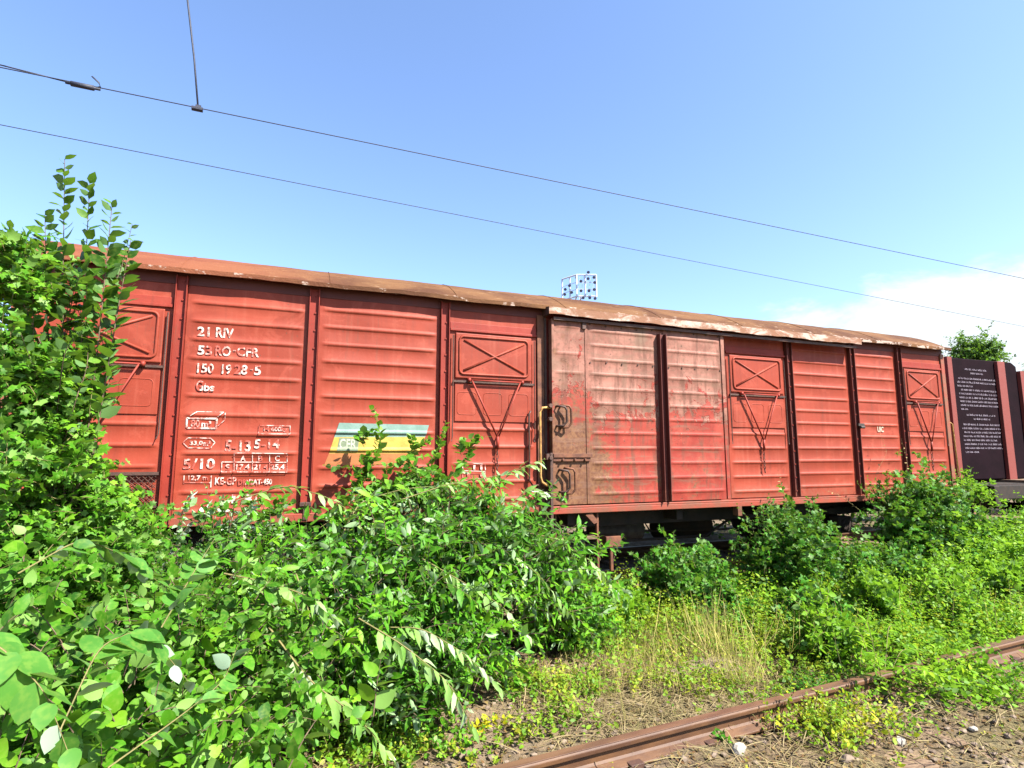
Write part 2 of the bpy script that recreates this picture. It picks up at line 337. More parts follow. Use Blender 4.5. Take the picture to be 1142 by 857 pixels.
def shoot_leaves(s, d, L, n, size, droop=.25, spread=.9, up=.8, taper=.45, t0=.12, rnd=.35):
    """leaves on m shoots. s,d (m,3); L (m,). returns P,D,N,S"""
    m = len(s); t = np.linspace(t0, 1, n)[None]+RNG.uniform(-.4, .4, (m, n))/n; t = np.clip(t, 0, 1)
    g = np.array([0, 0, -1.])
    d = unit(d); P = s[:, None]+d[:, None]*(L[:, None]*t)[..., None]+g*(droop*L[:, None]*t**2)[..., None]
    Tn = unit(d[:, None]+g*(2*droop*t)[..., None])
    a = np.cross(Tn, np.array([0, 0, 1.])+RNG.normal(0, .08, (m, 1, 3))); a = unit(a); b = np.cross(Tn, a)
    ph = np.arange(n)[None]*2.4+RNG.uniform(0, 6.28, (m, 1))+RNG.normal(0, .3, (m, n))
    side = a*np.cos(ph)[..., None]+b*np.sin(ph)[..., None]*.8
    D = unit(Tn*.55+side*spread+RNG.normal(0, rnd*.5, (m, n, 3))); D[..., 2] -= .15
    N = np.array([0, 0, up*.8])+side*.12+RNG.normal(0, rnd*1.35, (m, n, 3))+unit(np.array([SUN[0], SUN[1], 0]))*.25
    Sz = size*(1-taper*t**2)*RNG.uniform(.5, 1.25, (m, n))
    return P.reshape(-1, 3), D.reshape(-1, 3), N.reshape(-1, 3), Sz.reshape(-1)
def stem_tubes(s, d, L, droop, r0, r1, k=5):
    """thin 3-sided tubes, vectorised -> verts, faces"""
    m = len(s); t = np.linspace(0, 1, k); d = unit(d)
    P = s[:, None]+d[:, None]*(L[:, None]*t)[..., None]+np.array([0, 0, -1.])*(droop*L[:, None]*t**2)[..., None]
    return tubes_from(P, np.linspace(r0, r1, k))
def tubes_from(P, r):
    m, k, _ = P.shape; T = np.gradient(P, axis=1); a = unit(np.cross(T, np.array([.3, .2, 1.]))); b = unit(np.cross(T, a))
    V = []
    for j in range(3):
        an = 2*math.pi*j/3; V.append(P+(a*math.cos(an)+b*math.sin(an))*np.asarray(r)[None, :, None])
    V = np.stack(V, 2)  # m,k,3,3
    idx = np.arange(m*k*3).reshape(m, k, 3); F = []
    for j in range(3):
        j2 = (j+1) % 3; F.append(np.stack([idx[:, :-1, j], idx[:, :-1, j2], idx[:, 1:, j2], idx[:, 1:, j]], -1).reshape(-1, 4))
    return V.reshape(-1, 3), np.concatenate(F)
class Plant:
    def __init__(s): s.L = []; s.SV = []; s.SF = []; s.n = 0
    def leaves(s, PDNS, T): s.L.append((*PDNS, T))
    def stems(s, VF): 
        V, F = VF; s.SV.append(V); s.SF.append(F+s.n); s.n += len(V)
    def shoots(s, st, d, L, n, size, T, droop=.25, r=.004, **kw):
        st = np.asarray(st, float); d = np.asarray(d, float); L = np.asarray(L, float)
        s.leaves(shoot_leaves(st, d, L, n, size, droop, **kw), T)
        if r: s.stems(stem_tubes(st, d, L, droop, r, r*.35))
    def limb(s, pts, r0, r1):
        P = np.array(pts, float); k = 9; t = np.linspace(0, len(P)-1, k); i = np.minimum(t.astype(int), len(P)-2); f = (t-i)[:, None]
        Q = P[i]*(1-f)+P[i+1]*f; Q[1:-1] = (Q[:-2]+2*Q[1:-1]+Q[2:])/4
        s.stems(tubes_from(Q[None], np.linspace(r0, r1, k)))
    def build(s, root, lm, sm, fname='foliage'):
        c = np.array(root.location)
        L = [(P-c, D, N, Z, T) for P, D, N, Z, T in s.L]
        P, D, N, Z, T = L[0]; o = build_leaves(fname, P, D, N, Z, T, lm, None, L[1:]); o.parent = root
        if s.SV:
            V = np.concatenate(s.SV)-c; F = np.concatenate(s.SF)
            me = bpy.data.meshes.new('stems'); me.vertices.add(len(V)); me.vertices.foreach_set('co', V.astype(np.float32).ravel())
            me.loops.add(F.size); me.loops.foreach_set('vertex_index', F.astype(np.int32).ravel())
            me.polygons.add(len(F)); me.polygons.foreach_set('loop_start', np.arange(0, F.size, 4, dtype=np.int32)); me.polygons.foreach_set('loop_total', np.full(len(F), 4, np.int32))
            me.update(calc_edges=True); me.materials.append(sm); me.polygons.foreach_set('use_smooth', [True]*len(F))
            q = bpy.data.objects.new('stems', me); COL.objects.link(q); q.parent = root
        return o
def ground_z(x, y):
    x = np.asarray(x, float); y = np.asarray(y, float)
    z = np.interp(y, [-60, -7, -2.9, -2.3, -1.2, -.2, 3.5, 6, 60], [-.3, -.2, -.155, -.13, -.08, .03, .05, -.05, -.3])
    return z+.018*np.sin(x*2.3+y*1.1)+.014*np.sin(x*5.1-y*4.3+1)+.008*np.sin(x*11+y*9)
def lumps(n, k, amp, rng=RNG):
    c = unit(rng.normal(0, 1, (k, 3))); a = rng.uniform(-amp, amp, k); return c, a
def mound(pl, c, r, nsh, nl, size, T, Ls=(.12, .3), droop=.25, amp=.28, stem=.003, inner=.45, zmin=None, outw=.7, **kw):
    """shoots filling the outer part of a lumpy ellipsoid"""
    c = np.array(c, float); r = np.array(r, float)
    K = max(7, int(nsh/26)); dk = unit(RNG.normal(0, 1, (K*2, 3))); dk[:, 2] = np.where(dk[:, 2] < -.25, -dk[:, 2], dk[:, 2]); dk = dk[:K]
    rk = RNG.uniform(1-amp, 1+amp*.75, K)*np.where(RNG.random(K) < .15, 1.15, 1.)
    j = RNG.integers(0, K, nsh*2); sg = .22+.10*RNG.random(len(j)); off_ = RNG.normal(0, 1, (len(j), 3))*sg[:, None]
    fill = RNG.random(len(j)) < .30; dd = unit(RNG.normal(0, 1, (len(j), 3))); dd[:, 2] = abs(dd[:, 2])
    d = np.where(fill[:, None], dd*(inner+(1-inner)*RNG.random((len(j), 1))), dk[j]*rk[j][:, None]*.86+off_)
    p = c+d*r; d = unit(d)
    gz = ground_z(p[:, 0], p[:, 1])+.02
    ok = (p[:, 2] > gz) & (p[:, 1] < max(-.14, c[1]+.0) if c[1] < 0 else True); p = p[ok][:nsh]; d = d[ok][:nsh]
    dirs = unit(d*outw+np.array([0, 0, .35])+RNG.normal(0, .38, d.shape))
    L = RNG.uniform(*Ls, len(p)); pl.shoots(p-dirs*L[:, None]*.6, dirs, L, nl, size, T, droop, stem, **kw)
    return p
def limbs_to(pl, base, pts, n, r=.012):
    idx = RNG.choice(len(pts), min(n, len(pts)), replace=False)
    for i in idx:
        p = pts[i]; b = np.array(base)+np.append(RNG.normal(0, .12, 2), 0); b[2] = ground_z(b[0], b[1])-.02
        mid = (b+p)/2+np.array([0, 0, .12]); pl.limb([b, mid, p], r*RNG.uniform(.6, 1.2), .003)

# ------------------------------------------------------------------ ground
def grid_axis(a, b, st, far):
    core = list(np.arange(a, b, st)); lo = [a-st]; step = st
    while lo[-1] > -far: step *= 1.35; lo.append(lo[-1]-step)
    hi = [b]; step = st
    while hi[-1] < far: step *= 1.35; hi.append(hi[-1]+step)
    return np.array(lo[::-1]+core+hi)
gx = grid_axis(-2, 18, .07, 1500); gy = grid_axis(-6, 1, .06, 1500)
X, Y = np.meshgrid(gx, gy, indexing='ij')
nearm = ((X > -3) & (X < 19) & (Y > -7) & (Y < 3))
Z = ground_z(X, np.clip(Y, -60, 60))+np.where(nearm, RNG.normal(0, .006, X.shape), 0)
V = np.stack([X, Y, Z], -1).reshape(-1, 3); nX, nY = X.shape; I = np.arange(nX*nY).reshape(nX, nY)
Fq = np.stack([I[:-1, :-1], I[1:, :-1], I[1:, 1:], I[:-1, 1:]], -1).reshape(-1, 4)
m, nt, out = newmat('soil'); t = nn(nt, 'ShaderNodeTexCoord').outputs['Object']
a = noise(nt, t, 1.1, 5, .6); b = noise(nt, t, 14, 8, .7); c_ = noise(nt, t, 55, 5, .7)
c = mixc(nt, MR(nt, a, .4, .6), (.19, .15, .10), (.11, .08, .05)); c = mixc(nt, MR(nt, b, .45, .65), c, (.26, .19, .12))
c = mixc(nt, MR(nt, c_, .55, .72), c, (.09, .06, .04)); c = mixc(nt, M_(nt, 'MULTIPLY', MR(nt, noise(nt, t, .5, 4, .6), .5, .7), .5), c, (.12, .14, .04))
principled(nt, out, c, .95, .1, M_(nt, 'ADD', b, M_(nt, 'MULTIPLY', c_, .6)), .02); M_SOIL = m
g = mesh_obj('ground', V, Fq, M_SOIL, smooth=True); tag(g, kind='structure', label='dry brown soil around the railway tracks')

# ------------------------------------------------------------------ rails and sleepers
RAILP = [(-.075, -.145), (.075, -.145), (.075, -.130), (.02, -.108), (.010, -.095), (.010, -.045), (.035, -.035), (.036, -.010), (.028, 0), (-.028, 0), (-.036, -.010), (-.035, -.035), (-.010, -.045), (-.010, -.095), (-.02, -.108), (-.075, -.130)]
def rail(p0, p1, z, label, group):
    p0 = Vector((*p0, z)); p1 = Vector((*p1, z)); L = (p1-p0).length
    r = empty('rail', p0, label, 'rail', group); r.rotation_euler[2] = math.atan2(p1.y-p0.y, p1.x-p0.x)
    mb = MB(); mb.extr(RAILP, 'x', 0, L); mb.build('rail_web', M_RAIL, r, bevel=.004)
    mb = MB(); mb.box(0, L, -.030, .030, .001, .006); mb.build('rail_head', M_RAILTOP, r, bevel=.002)
    if z == 0.:
        for k in range(7, 24):
            x = .3+k*.62
            for s_ in (-1, 1): MB().box(x-.05, x+.05, s_*.035 if s_ > 0 else -.10, .10 if s_ > 0 else -.035, -.155, -.118).build('rail_clip', M_IRON, r, bevel=.004)
    return r
# near siding: its far rail crosses the lower right of the picture; the near one lies just outside
NA = np.array([-1.37, -3.22]); NB = np.array([23.6, -1.83]); nd_ = unit((NB-NA)[None])[0]; nperp = np.array([nd_[1], -nd_[0]])
rail(NA, NB, 0., 'rusty brown rail half buried in weeds along the lower right', 'rails of the near siding')
rail(NA+nperp*1.5, NB+nperp*1.5, 0., 'rusty brown rail nearest the viewer, outside the lower edge', 'rails of the near siding')
rail((-8, .65), (30, .65), .22, 'rusty rail under the near wheels of the red wagon', 'rails under the wagons')
rail((-8, 2.15), (30, 2.15), .22, 'rusty rail under the far wheels of the red wagon', 'rails under the wagons')
def sleeper(c, ang, z, first=None):
    if first is None:
        o = MB().box(-.13, .13, -1.3, 1.3, -.15, 0).build('sleeper', M_WOODOLD, None, bevel=.015)
    else: o = first.copy(); COL.objects.link(o)
    o.location = (c[0], c[1], z); o.rotation_euler[2] = ang+random.uniform(-.015, .015); return o
ang = math.atan2(nd_[1], nd_[0]); fs = None
for k in range(24):
    c = NA+nd_*(2.6+.62*k)+nperp*.75
    fs2 = sleeper(c, ang, -.172, fs); fs = fs or fs2
    tag(fs2, 'old wooden sleeper half buried under the near siding rails', 'sleeper', 'sleepers of the near siding')
for k in range(26):
    o = sleeper((-.5+.65*k, 1.4), 0, .072, fs); tag(o, 'dark sleeper in the shade beneath the red wagon', 'sleeper', 'sleepers under the wagons')

# ------------------------------------------------------------------ the red covered wagon
PX = [0., 1.31, 2.55, 3.98, 5.27, 8.02, 9.23, 10.55, 11.64, 12.80]
ZB, ZT = 1.15, 3.57
wg = empty('covered_wagon', (0, 0, 0), 'long rusty red covered goods wagon with ribbed steel sides and a sliding door', 'wagon')
RIBZ = [3.295-.1875*i for i in range(12)]; RIBZ2 = [3.335-.188*i for i in range(12)]; RIBZ3 = [3.36-.186*i for i in range(12)]
def ribh(z, zs=RIBZ, h=.017, w=.030):
    for q in zs:
        d = abs(z-q)
        if d < w: return h*(.5+.5*math.cos(math.pi*min(1, max(0, (d-.006)/(w-.006)))))
    return 0.
def rib_panel(x0, x1, z0, z1, y, zs, mat, parent, name='side_panel', dent=.004, seed=0, label=None, h=.012):
    rg = np.random.default_rng(seed); zl = sorted(set([round(v, 4) for q in zs if z0 < q < z1 for v in (q-.03, q-.022, q-.014, q-.006, q+.006, q+.014, q+.022, q+.03) if z0 < v < z1]+[z0, z1]+[round(v, 4) for v in np.arange(z0+.1, z1, .1)]))
    xl = [x0, x0+.03, x0+.045, x0+.07, x0+.1]+list(np.linspace(x0+.16, x1-.16, max(2, int((x1-x0)/.12))))+[x1-.1, x1-.07, x1-.045, x1-.03, x1]
    ph = rg.uniform(0, 6, 6)
    V = []; 
    for x in xl:
        e = min(x-x0, x1-x); tp = min(1, max(0, (e-.03)/.07)); edge = min(1, e/.15)
        for z in zl:
            dy = dent*edge*(math.sin(x*5+ph[0]+z*2)+math.sin(z*7+ph[1]+x*3)*.7+math.sin(x*11+z*5+ph[2])*.4)
            V.append((x, y-ribh(z, zs, h)*tp-dy*.8, z))
    n = len(zl); F = [(i*n+j, (i+1)*n+j, (i+1)*n+j+1, i*n+j+1) for i in range(len(xl)-1) for j in range(n-1)]
    o = mesh_obj(name, V, F, mat, parent, smooth=True)
    if label: o['label'] = label
    return o
# inner box (body), set behind the panels
MB().box(.02, 12.78, .012, 2.79, 1.12, 3.60).build('body_shell', MR_RED2, wg, bevel=.01)
# roof: arched sheet with overhang, a few cross seams
def roof():
    V = []; F = []; xs = sorted(list(np.linspace(-.05, 12.86, 80))); n = 25
    def rz(y, x): 
        q = (y-1.4)/1.5; return 3.58+.50*(1-abs(q)**2.1)+.003*math.sin(x*3.1+y*4)+.002*math.sin(x*9+y)
    for x in xs:
        for j in range(n):
            y = -.10+3.0*j/(n-1); V.append((x, y, rz(y, x)))
    for x in xs:
        for j in range(n):
            y = -.10+3.0*j/(n-1); V.append((x, y+(.0), rz(y, x)-.022))
    K = len(xs)
    for i in range(K-1):
        for j in range(n-1):
            a = i*n+j; F.append((a, a+n, a+n+1, a+1)); b = K*n+a; F.append((b, b+1, b+n+1, b+n))
        F.append((i*n, K*n+i*n, K*n+(i+1)*n, (i+1)*n)); F.append((i*n+n-1, (i+1)*n+n-1, K*n+(i+1)*n+n-1, K*n+i*n+n-1))
    for i in (0, K-1):
        for j in range(n-1):
            a = i*n+j; F.append((a, a+1, K*n+a+1, K*n+a) if i == 0 else (a, K*n+a, K*n+a+1, a+1))
    r = mesh_obj('roof', V, F, M_ROOF, wg, smooth=False)
    mb = MB()
    for x in np.arange(1.28, 12, 1.42):
        pts = [(x, -.10+3.0*j/16, rz(-.10+3.0*j/16, x)+.002) for j in range(17)]; mb.tube(pts, .005, 6)
    mb.build('roof_seam', M_ROOF, r, smooth=True)
    # drip edge along the eave, slightly wavy
    mb = MB()
    e = [(x, -.105, 3.553+.005*math.sin(x*4.)+.003*math.sin(x*17)) for x in np.linspace(-.05, 12.86, 90)]
    for i in range(len(e)-1):
        if (e[i][0] > 5.2 and e[i+1][0] < 10.55):
            if mb.V: mb.build('drip_edge', M_ROOF, r); mb = MB()
            continue
        x0, _, za = e[i]; x1, _, zb = e[i+1]
        mb.add([(x0, -.125, za), (x0, -.098, za), (x0, -.098, za+.05), (x0, -.125, za+.045), (x1, -.125, zb), (x1, -.098, zb), (x1, -.098, zb+.05), (x1, -.125, zb+.045)],
               [(0, 4, 5, 1), (1, 5, 6, 2), (2, 6, 7, 3), (3, 7, 4, 0)])
    mb.build('drip_edge', M_ROOF, r)
    # end walls fill under the arch
    for x in (.01, 12.79):
        pts = [(-.0+2.8*j/16, rz(2.8*j/16, x)-.03) for j in range(17)]
        MB().extr([(0, 3.5)]+pts+[(2.8, 3.5)], 'x', x-.015, x+.015).build('end_gable', MR_RED2, wg)
roof()
# hood over the door track, peeling white
hd = MB()
xs = np.linspace(5.22, 10.56, 60)
for i in range(59):
    a, b = xs[i], xs[i+1]; w0 = .006*math.sin(a*5)+.004*math.sin(a*19); w1 = .006*math.sin(b*5)+.004*math.sin(b*19)
    hd.add([(a, -.215, 3.475+w0), (a, -.205, 3.475+w0), (a, -.03, 3.60), (a, -.215, 3.565), (b, -.215, 3.475+w1), (b, -.205, 3.475+w1), (b, -.03, 3.60), (b, -.215, 3.565)],
           [(0, 4, 5, 1), (1, 5, 6, 2), (2, 6, 7, 3), (3, 7, 4, 0)])
hd.build('door_hood', M_HOOD, wg)
MB().box(5.30, 10.5, -.175, -.145, 3.42, 3.455).box(5.22, 5.25, -.20, 0, 3.475, 3.57).build('door_rail', M_IRON, wg)
# top band, coloured dark as painted eave shade, and lower sills
MB().box(0, 5.24, -.006, .03, 3.46, 3.575).box(8.05, 12.8, -.006, .03, 3.46, 3.575).build('top_rail', MR_DKPOST_EAVE, wg, bevel=.004, split=True)
s_ = MB().box(0, 5.20, -.03, .05, 1.10, 1.185).box(10.66, 12.8, -.03, .05, 1.10, 1.185); s_.build('sill', M_SILL, wg, bevel=.006, split=True)
MB().box(5.24, 10.64, -.150, .04, 1.085, 1.150).box(5.24, 10.64, -.150, -.128, 1.15, 1.175).build('door_sill', M_SILL, wg, bevel=.006)
# ribbed panels
for i, (a, b) in enumerate(((1, 2), (2, 3), (6, 7), (7, 8))):
    rib_panel(PX[a]+.055, PX[b]-.055, 1.185 if b < 5 or a == 7 else 1.178, 3.475, 0., RIBZ if a == 1 else RIBZ2 if a == 2 else RIBZ3, MR_RED, wg, seed=i)
# posts: outward-opening U channels with rivets
def post(x, z0, z1, mat, y=-.055, w=.05, parent=wg):
    mb = MB(); mb.box(x-w, x-w+.007, y, .01, z0, z1); mb.box(x+w-.007, x+w, y, .01, z0, z1); mb.box(x-w+.007, x+w-.007, -.016, .01, z0, z1)
    p = mb.build('post', mat, parent)
    r = MB(); 
    for z in np.arange(z0+.08, z1-.04, .19): r.cyl((x+.012, -.020, z), (0, 1, 0), .010, .012, 8)
    r.build('rivets', MR_RED2, p)
    return p
for i, x in enumerate((PX[1], PX[2], PX[3], PX[6], PX[7], PX[8])): post(x, (1.30 if i == 1 else 1.13) if i not in (3, 4) else 1.18, 3.54, MR_RED2 if i < 3 else MR_DKPOST_EAVE)
MB().box(PX[2]-.055, PX[2]+.055, -.06, .0, 1.26, 1.30).box(PX[2]-.02, PX[2]+.03, -.04, .0, 1.12, 1.26).build('post_foot', M_IRON, wg, bevel=.003)
# end posts (angles running down past the sill)
for x, z0 in ((.03, .95), (5.19, .86), (12.77, .92)):
    MB().box(x-.045, x+.045, -.022, .03, z0, 3.50).build('corner_post', M_RUSTY if x == 5.19 else M_DOORFRAME, wg, bevel=.004)
MB().box(5.236, 5.262, -.035, .02, 1.0, 3.47).build('door_stop', M_IRON, wg)
MB().box(8.02, 8.09, -.150, -.05, .96, 1.09).build('bracket', M_RUSTY, wg, bevel=.004)
# vent panels
def rr_ring(x0, x1, z0, z1, y, w, r=.05):
    pts = []
    for cx_, cz_, a0 in ((x1-r, z1-r, 0), (x0+r, z1-r, 90), (x0+r, z0+r, 180), (x1-r, z0+r, 270)):
        for k in range(5): a = math.radians(a0+22.5*k); pts.append((cx_+r*math.cos(a), y, cz_+r*math.sin(a)))
    return pts+[pts[0]]
def vent_panel(x0, x1, flip=False, mesh_low=False, chain=True):
    w = x1-x0
    rib_panel(x0+.01, x1-.01, 1.185, 3.475, 0., [2.07, 1.87, 1.67, 1.47, 1.27], MR_RED, wg, 'vent_bay_panel', dent=.004, seed=int(x0*7))
    MB().box(x0+.01, x1-.01, -.028, .0, 3.215, 3.245).box(x0+.01, x1-.01, -.012, .0, 3.245, 3.32).build('header_strip', MR_RED2, wg, bevel=.004)
    h = MB(); a, b, zl, zh = x0+.075, x1-.075, 2.66, 3.195
    h.box(a, b, -.022, .0, zl, zh); hatch = h.build('vent_hatch', MR_RED, wg, bevel=.012)
    e = MB(); e.tube(rr_ring(a+.05, b-.05, zl+.05, zh-.04, -.024, 0), .015, 6, caps=False)
    e.tube([(a+.10, -.022, zl+.09), (b-.10, -.022, zh-.08)], .015, 6); e.tube([(a+.10, -.022, zh-.08), (b-.10, -.022, zl+.09)], .015, 6)
    e.build('pressed_cross', MR_RED, hatch, smooth=True)
    MB().box(a-.02, b+.03, -.030, -.001, 2.610, 2.634).build('hinge_strip', M_IRON, hatch)
    MB().box(a, b, -.014, 0, 2.16, 2.60).build('vent_flap', MR_RED, wg, bevel=.005)
    e = MB()
    for q0, q1 in ((.03, .27), (.36, .60), (.69, .95)):
        e.tube(rr_ring(a+(b-a)*q0, a+(b-a)*q1, 2.24, 2.50, -.012, 0, .04), .006, 5, caps=False)
    e.build('pressed_square', MR_RED, wg, smooth=True)
    xm = (a+b)/2+.03; br = MB(); yb = -.062
    br.tube([(a+.16, yb, 2.635), (b-.14, yb, 2.635)], .010, 6); br.tube([(a+.19, yb, 2.63), (xm, yb+.01, 1.98)], .012, 6); br.tube([(b-.17, yb, 2.63), (xm+.01, yb+.01, 1.98)], .009, 6)
    for x in (a+.16, b-.14): br.box(x-.015, x+.015, yb-.01, 0, 2.615, 2.66)
    br.tube([(xm, yb+.01, 1.99), (xm+.005, yb+.02, 1.84)], .018, 6)
    brk = br.build('vent_bracket', MR_RED2, wg, smooth=True)
    ch = MB(); z = 1.84
    for k in range(5):
        ang = k % 2; pts = []
        for j in range(9):
            t = 2*math.pi*j/8; u = .014*math.cos(t); v = .030*math.sin(t)
            pts.append((xm+(u if ang else 0), yb+.025+(0 if ang else u), z-.03+v))
        ch.tube(pts, .005, 5, caps=False); z -= .052
    ch.tube([(xm, yb+.03, z+.01), (xm+.01, yb+.03, z-.06)], .008, 5)
    ch.build('chain', M_IRON, brk, smooth=True)
    # hook rods at the sides
    for x in (x0+.045, x1-.045): MB().tube([(x, -.03, 3.16), (x, -.035, 1.98), (x-.012, -.05, 1.93)], .007, 5).build('rod', M_IRON, wg)
vent_panel(PX[0]+.06, PX[1]-.055); vent_panel(PX[3]+.055, 5.145); vent_panel(8.05, PX[6]-.055); vent_panel(PX[8]+.055, 12.72)
# mesh grille low on the far left bay
gm = MB()
for k in range(14):
    x = .55+k*.05
    gm.tube([(x, -.036, 1.33), (min(x+.26, 1.22), -.036, 1.33+min(.26, 1.22-x))], .004, 4); gm.tube([(x, -.041, 1.59), (min(x+.26, 1.22), -.041, 1.59-min(.26, 1.22-x))], .004, 4)
gm.box(.52, 1.24, -.05, -.01, 1.59, 1.62).box(.52, 1.24, -.05, -.01, 1.29, 1.32).build('mesh_grille', M_IRON, wg)
# the sliding door
YD = -.125; dx0, dx1 = 5.285, 7.93
door = MB().box(dx0+.01, dx1-.01, YD+.012, -.03, 1.185, 3.44).build('sliding_door', M_PEEL, wg, label='sliding door with peeling red paint over faded pink and brown rust')
DR = [3.334-.1845*i for i in range(12)]
rib_panel(5.78, 6.825, 1.19, 3.44, YD, DR, M_PEEL, door, 'door_panel', .004, 21, h=.009); rib_panel(6.93, dx1-.04, 1.19, 3.44, YD, DR, M_PEEL, door, 'door_panel', .004, 22, h=.009)
rib_panel(dx0, 5.76, 1.19, 3.44, YD, [3.36, 3.02, 2.78], M_PEEL, door, 'door_panel', .005, 23, h=.006)
MB().box(dx0, dx0+.035, YD-.012, YD+.02, 1.19, 3.44).box(5.745, 5.785, YD-.008, YD+.02, 1.19, 3.44).box(dx1-.06, dx1, YD-.014, YD+.02, 1.19, 3.44).build('door_frame', M_PEEL, door, bevel=.003, split=True)
dp = MB()
for x in (6.825, 6.918): dp.box(x, x+.010, YD-.075, YD+.01, 1.19, 3.36)
dp.box(6.83, 6.925, YD-.012, YD+.01, 1.19, 3.36); dp.build('door_post', MR_DKPOST_EAVE, door, bevel=.002)
rv = MB()
for x in list(np.linspace(5.82, 6.75, 5))+list(np.linspace(7.0, 7.85, 5)):
    for z in (3.405, 2.93): rv.cyl((x, YD-.004, z+random.uniform(-.01, .01)), (0, 1, 0), .011, .012, 8)
rv.build('rivets', M_IRON, door)
MB().box(dx0+.42, dx0+.47, YD-.03, YD, 3.34, 3.42).build('door_hanger', M_IRON, door)
def dhandle(x, zt, zb, m_=M_IRON):
    MB().tube([(x, YD, zt), (x, YD-.05, zt), (x+.075, YD-.08, zt-.01), (x+.10, YD-.08, zt-.05), (x+.10, YD-.08, zb+.05), (x+.06, YD-.07, zb+.005), (x, YD-.05, zb), (x, YD, zb)], .014, 8).build('door_handle', m_, door, smooth=True)
dhandle(dx0+.06, 2.36, 2.12); dhandle(dx0+.09, 1.60, 1.34); dhandle(dx0+.16, 1.62, 1.32, M_RUSTY); dhandle(dx0+.12, 2.37, 2.10, M_RUSTY)
lb = MB(); lb.box(dx0+.0, dx0+.52, YD-.045, YD-.012, 1.745, 1.79); lb.box(dx0+.0, dx0+.50, YD-.03, YD, 1.70, 1.745)
for x in (.12, .28, .42): lb.cyl((dx0+x, YD-.045, 1.72), (0, 1, 0), .014, .03, 8)
lb.build('latch_bar', M_RUSTY, door, bevel=.003)
vb = MB(); vb.box(5.245, 5.280, -.16, -.04, .93, 1.80)
for z in (2.36, 2.2, 1.74, 1.46, 1.40, 1.12, 1.02): vb.cyl((5.25, -.15, z), (0, 1, 0), .026, .06, 8); 
vb.box(5.20, 5.30, -.15, -.09, 1.72, 1.79).box(5.18, 5.24, -.12, -.02, 1.40, 1.45)
vb.build('lock_gear', M_IRON, wg, bevel=.003, split=True)
MB().tube([(5.28, -.02, 2.34), (5.26, -.13, 2.345), (5.15, -.15, 2.335), (5.12, -.15, 2.28), (5.12, -.15, 1.52), (5.14, -.15, 1.46), (5.20, -.14, 1.42), (5.26, -.06, 1.42)], .015, 8).build('yellow_handrail', M_YEL, wg, smooth=True)
MB().tube([(5.04, -.045, 2.30), (5.02, -.05, 2.26), (5.02, -.05, 1.48), (5.06, -.05, 1.42), (5.14, -.04, 1.42)], .012, 6).build('lock_rod', M_IRON, wg, smooth=True)
# lock between last two ribbed bays, white tick mark
MB().box(PX[7]-.01, PX[7]+.12, -.075, -.045, 2.22, 2.26).cyl((PX[7]+.06, -.08, 2.2), (1, 0, 0), .02, .08, 8).build('lock', M_DARKGREY, wg)
# ---- underframe
uf = MB(); uf.box(.1, 12.7, .30, .40, .86, 1.11).box(.1, 12.7, 2.40, 2.50, .86, 1.11).box(.05, .16, .1, 2.7, .84, 1.10).box(12.64, 12.75, .1, 2.7, .84, 1.10)
for x in (2.0, 4.3, 5.6, 7.2, 8.6, 10.9): uf.box(x-.05, x+.05, .02, 2.78, .93, 1.10)
uf.box(.1, 12.7, 1.2, 1.26, .88, 1.1).build('underframe', M_DARK, wg, bevel=.006)
for x in (2.40, 10.40):
    wh = MB(); prof = [(-.07, .50), (-.045, .50), (-.04, .475), (.06, .465), (.065, .40), (.02, .36), (.02, .16), (.08, .13), (.08, .08)]
    for y, s2 in ((.72, -1), (2.08, 1)): wh.cyl((x, y, .70), (0, -s2 if 0 else 1, 0), 0, 0, 40, prof if s2 > 0 else [(-a_, r_) for a_, r_ in prof][::-1])
    wh.cyl((x, 1.4, .70), (0, 1, 0), .075, 2.1, 14); w_ = wh.build('wheelset', M_DARK, wg, smooth=False)
    for y in (.28,):
        MB().box(x-.14, x+.14, .16, .34, .58, .83).cyl((x, .16, .70), (0, 1, 0), .10, .06, 14).build('axle_box', M_DARK, w_, bevel=.015)
        lf = MB()
        for k in range(6):
            hw = .62-.09*k; pts = [(x+hw*(-1+2*j/8), .25, .86+.018*k*1-.0+ .10*((-1+2*j/8)*hw/.62)**2) for j in range(9)]
            for j in range(8):
                p, q = pts[j], pts[j+1]; lf.add([(p[0], .20, p[2]), (p[0], .30, p[2]), (q[0], .30, q[2]), (q[0], .20, q[2]), (p[0], .20, p[2]+.014), (p[0], .30, p[2]+.014), (q[0], .30, q[2]+.014), (q[0], .20, q[2]+.014)], [(0, 3, 2, 1), (4, 5, 6, 7), (0, 1, 5, 4), (1, 2, 6, 5), (2, 3, 7, 6), (3, 0, 4, 7)])
        lf.build('leaf_spring', M_DARK, w_)
bt = MB().cyl((6.75, .9, .72), (1, 0, 0), .17, .8, 20, [(-.42, .10), (-.38, .17), (.38, .17), (.42, .10)]).box(6.9, 7.0, .65, .85, .85, 1.1); bt.build('brake_cylinder', M_DARKGREY, wg, smooth=False)
MB().cyl((8.2, 1.3, .66), (1, 0, 0), .2, 1., 20, [(-.5, .12), (-.46, .2), (.46, .2), (.5, .12)]).build('air_tank', M_DARK, wg)
tr = MB()
for (a, b) in (((4.4, 1.0), (5.2, .62)), ((8.0, .62), (8.8, 1.0))): tr.tube([(a[0], .5, a[1]), (b[0], .5, b[1])], .02, 6)
tr.tube([(5.2, .5, .62), (8.0, .5, .62)], .018, 6).tube([(2.5, .8, .62), (6.2, .9, .70), (10.3, .8, .6)], .014, 6).build('brake_rods', M_DARK, wg)
st = MB(); st.box(5.33, 5.92, -.10, .05, .765, .795); stp = st.build('step_board', M_WOODOLD, wg, bevel=.004)
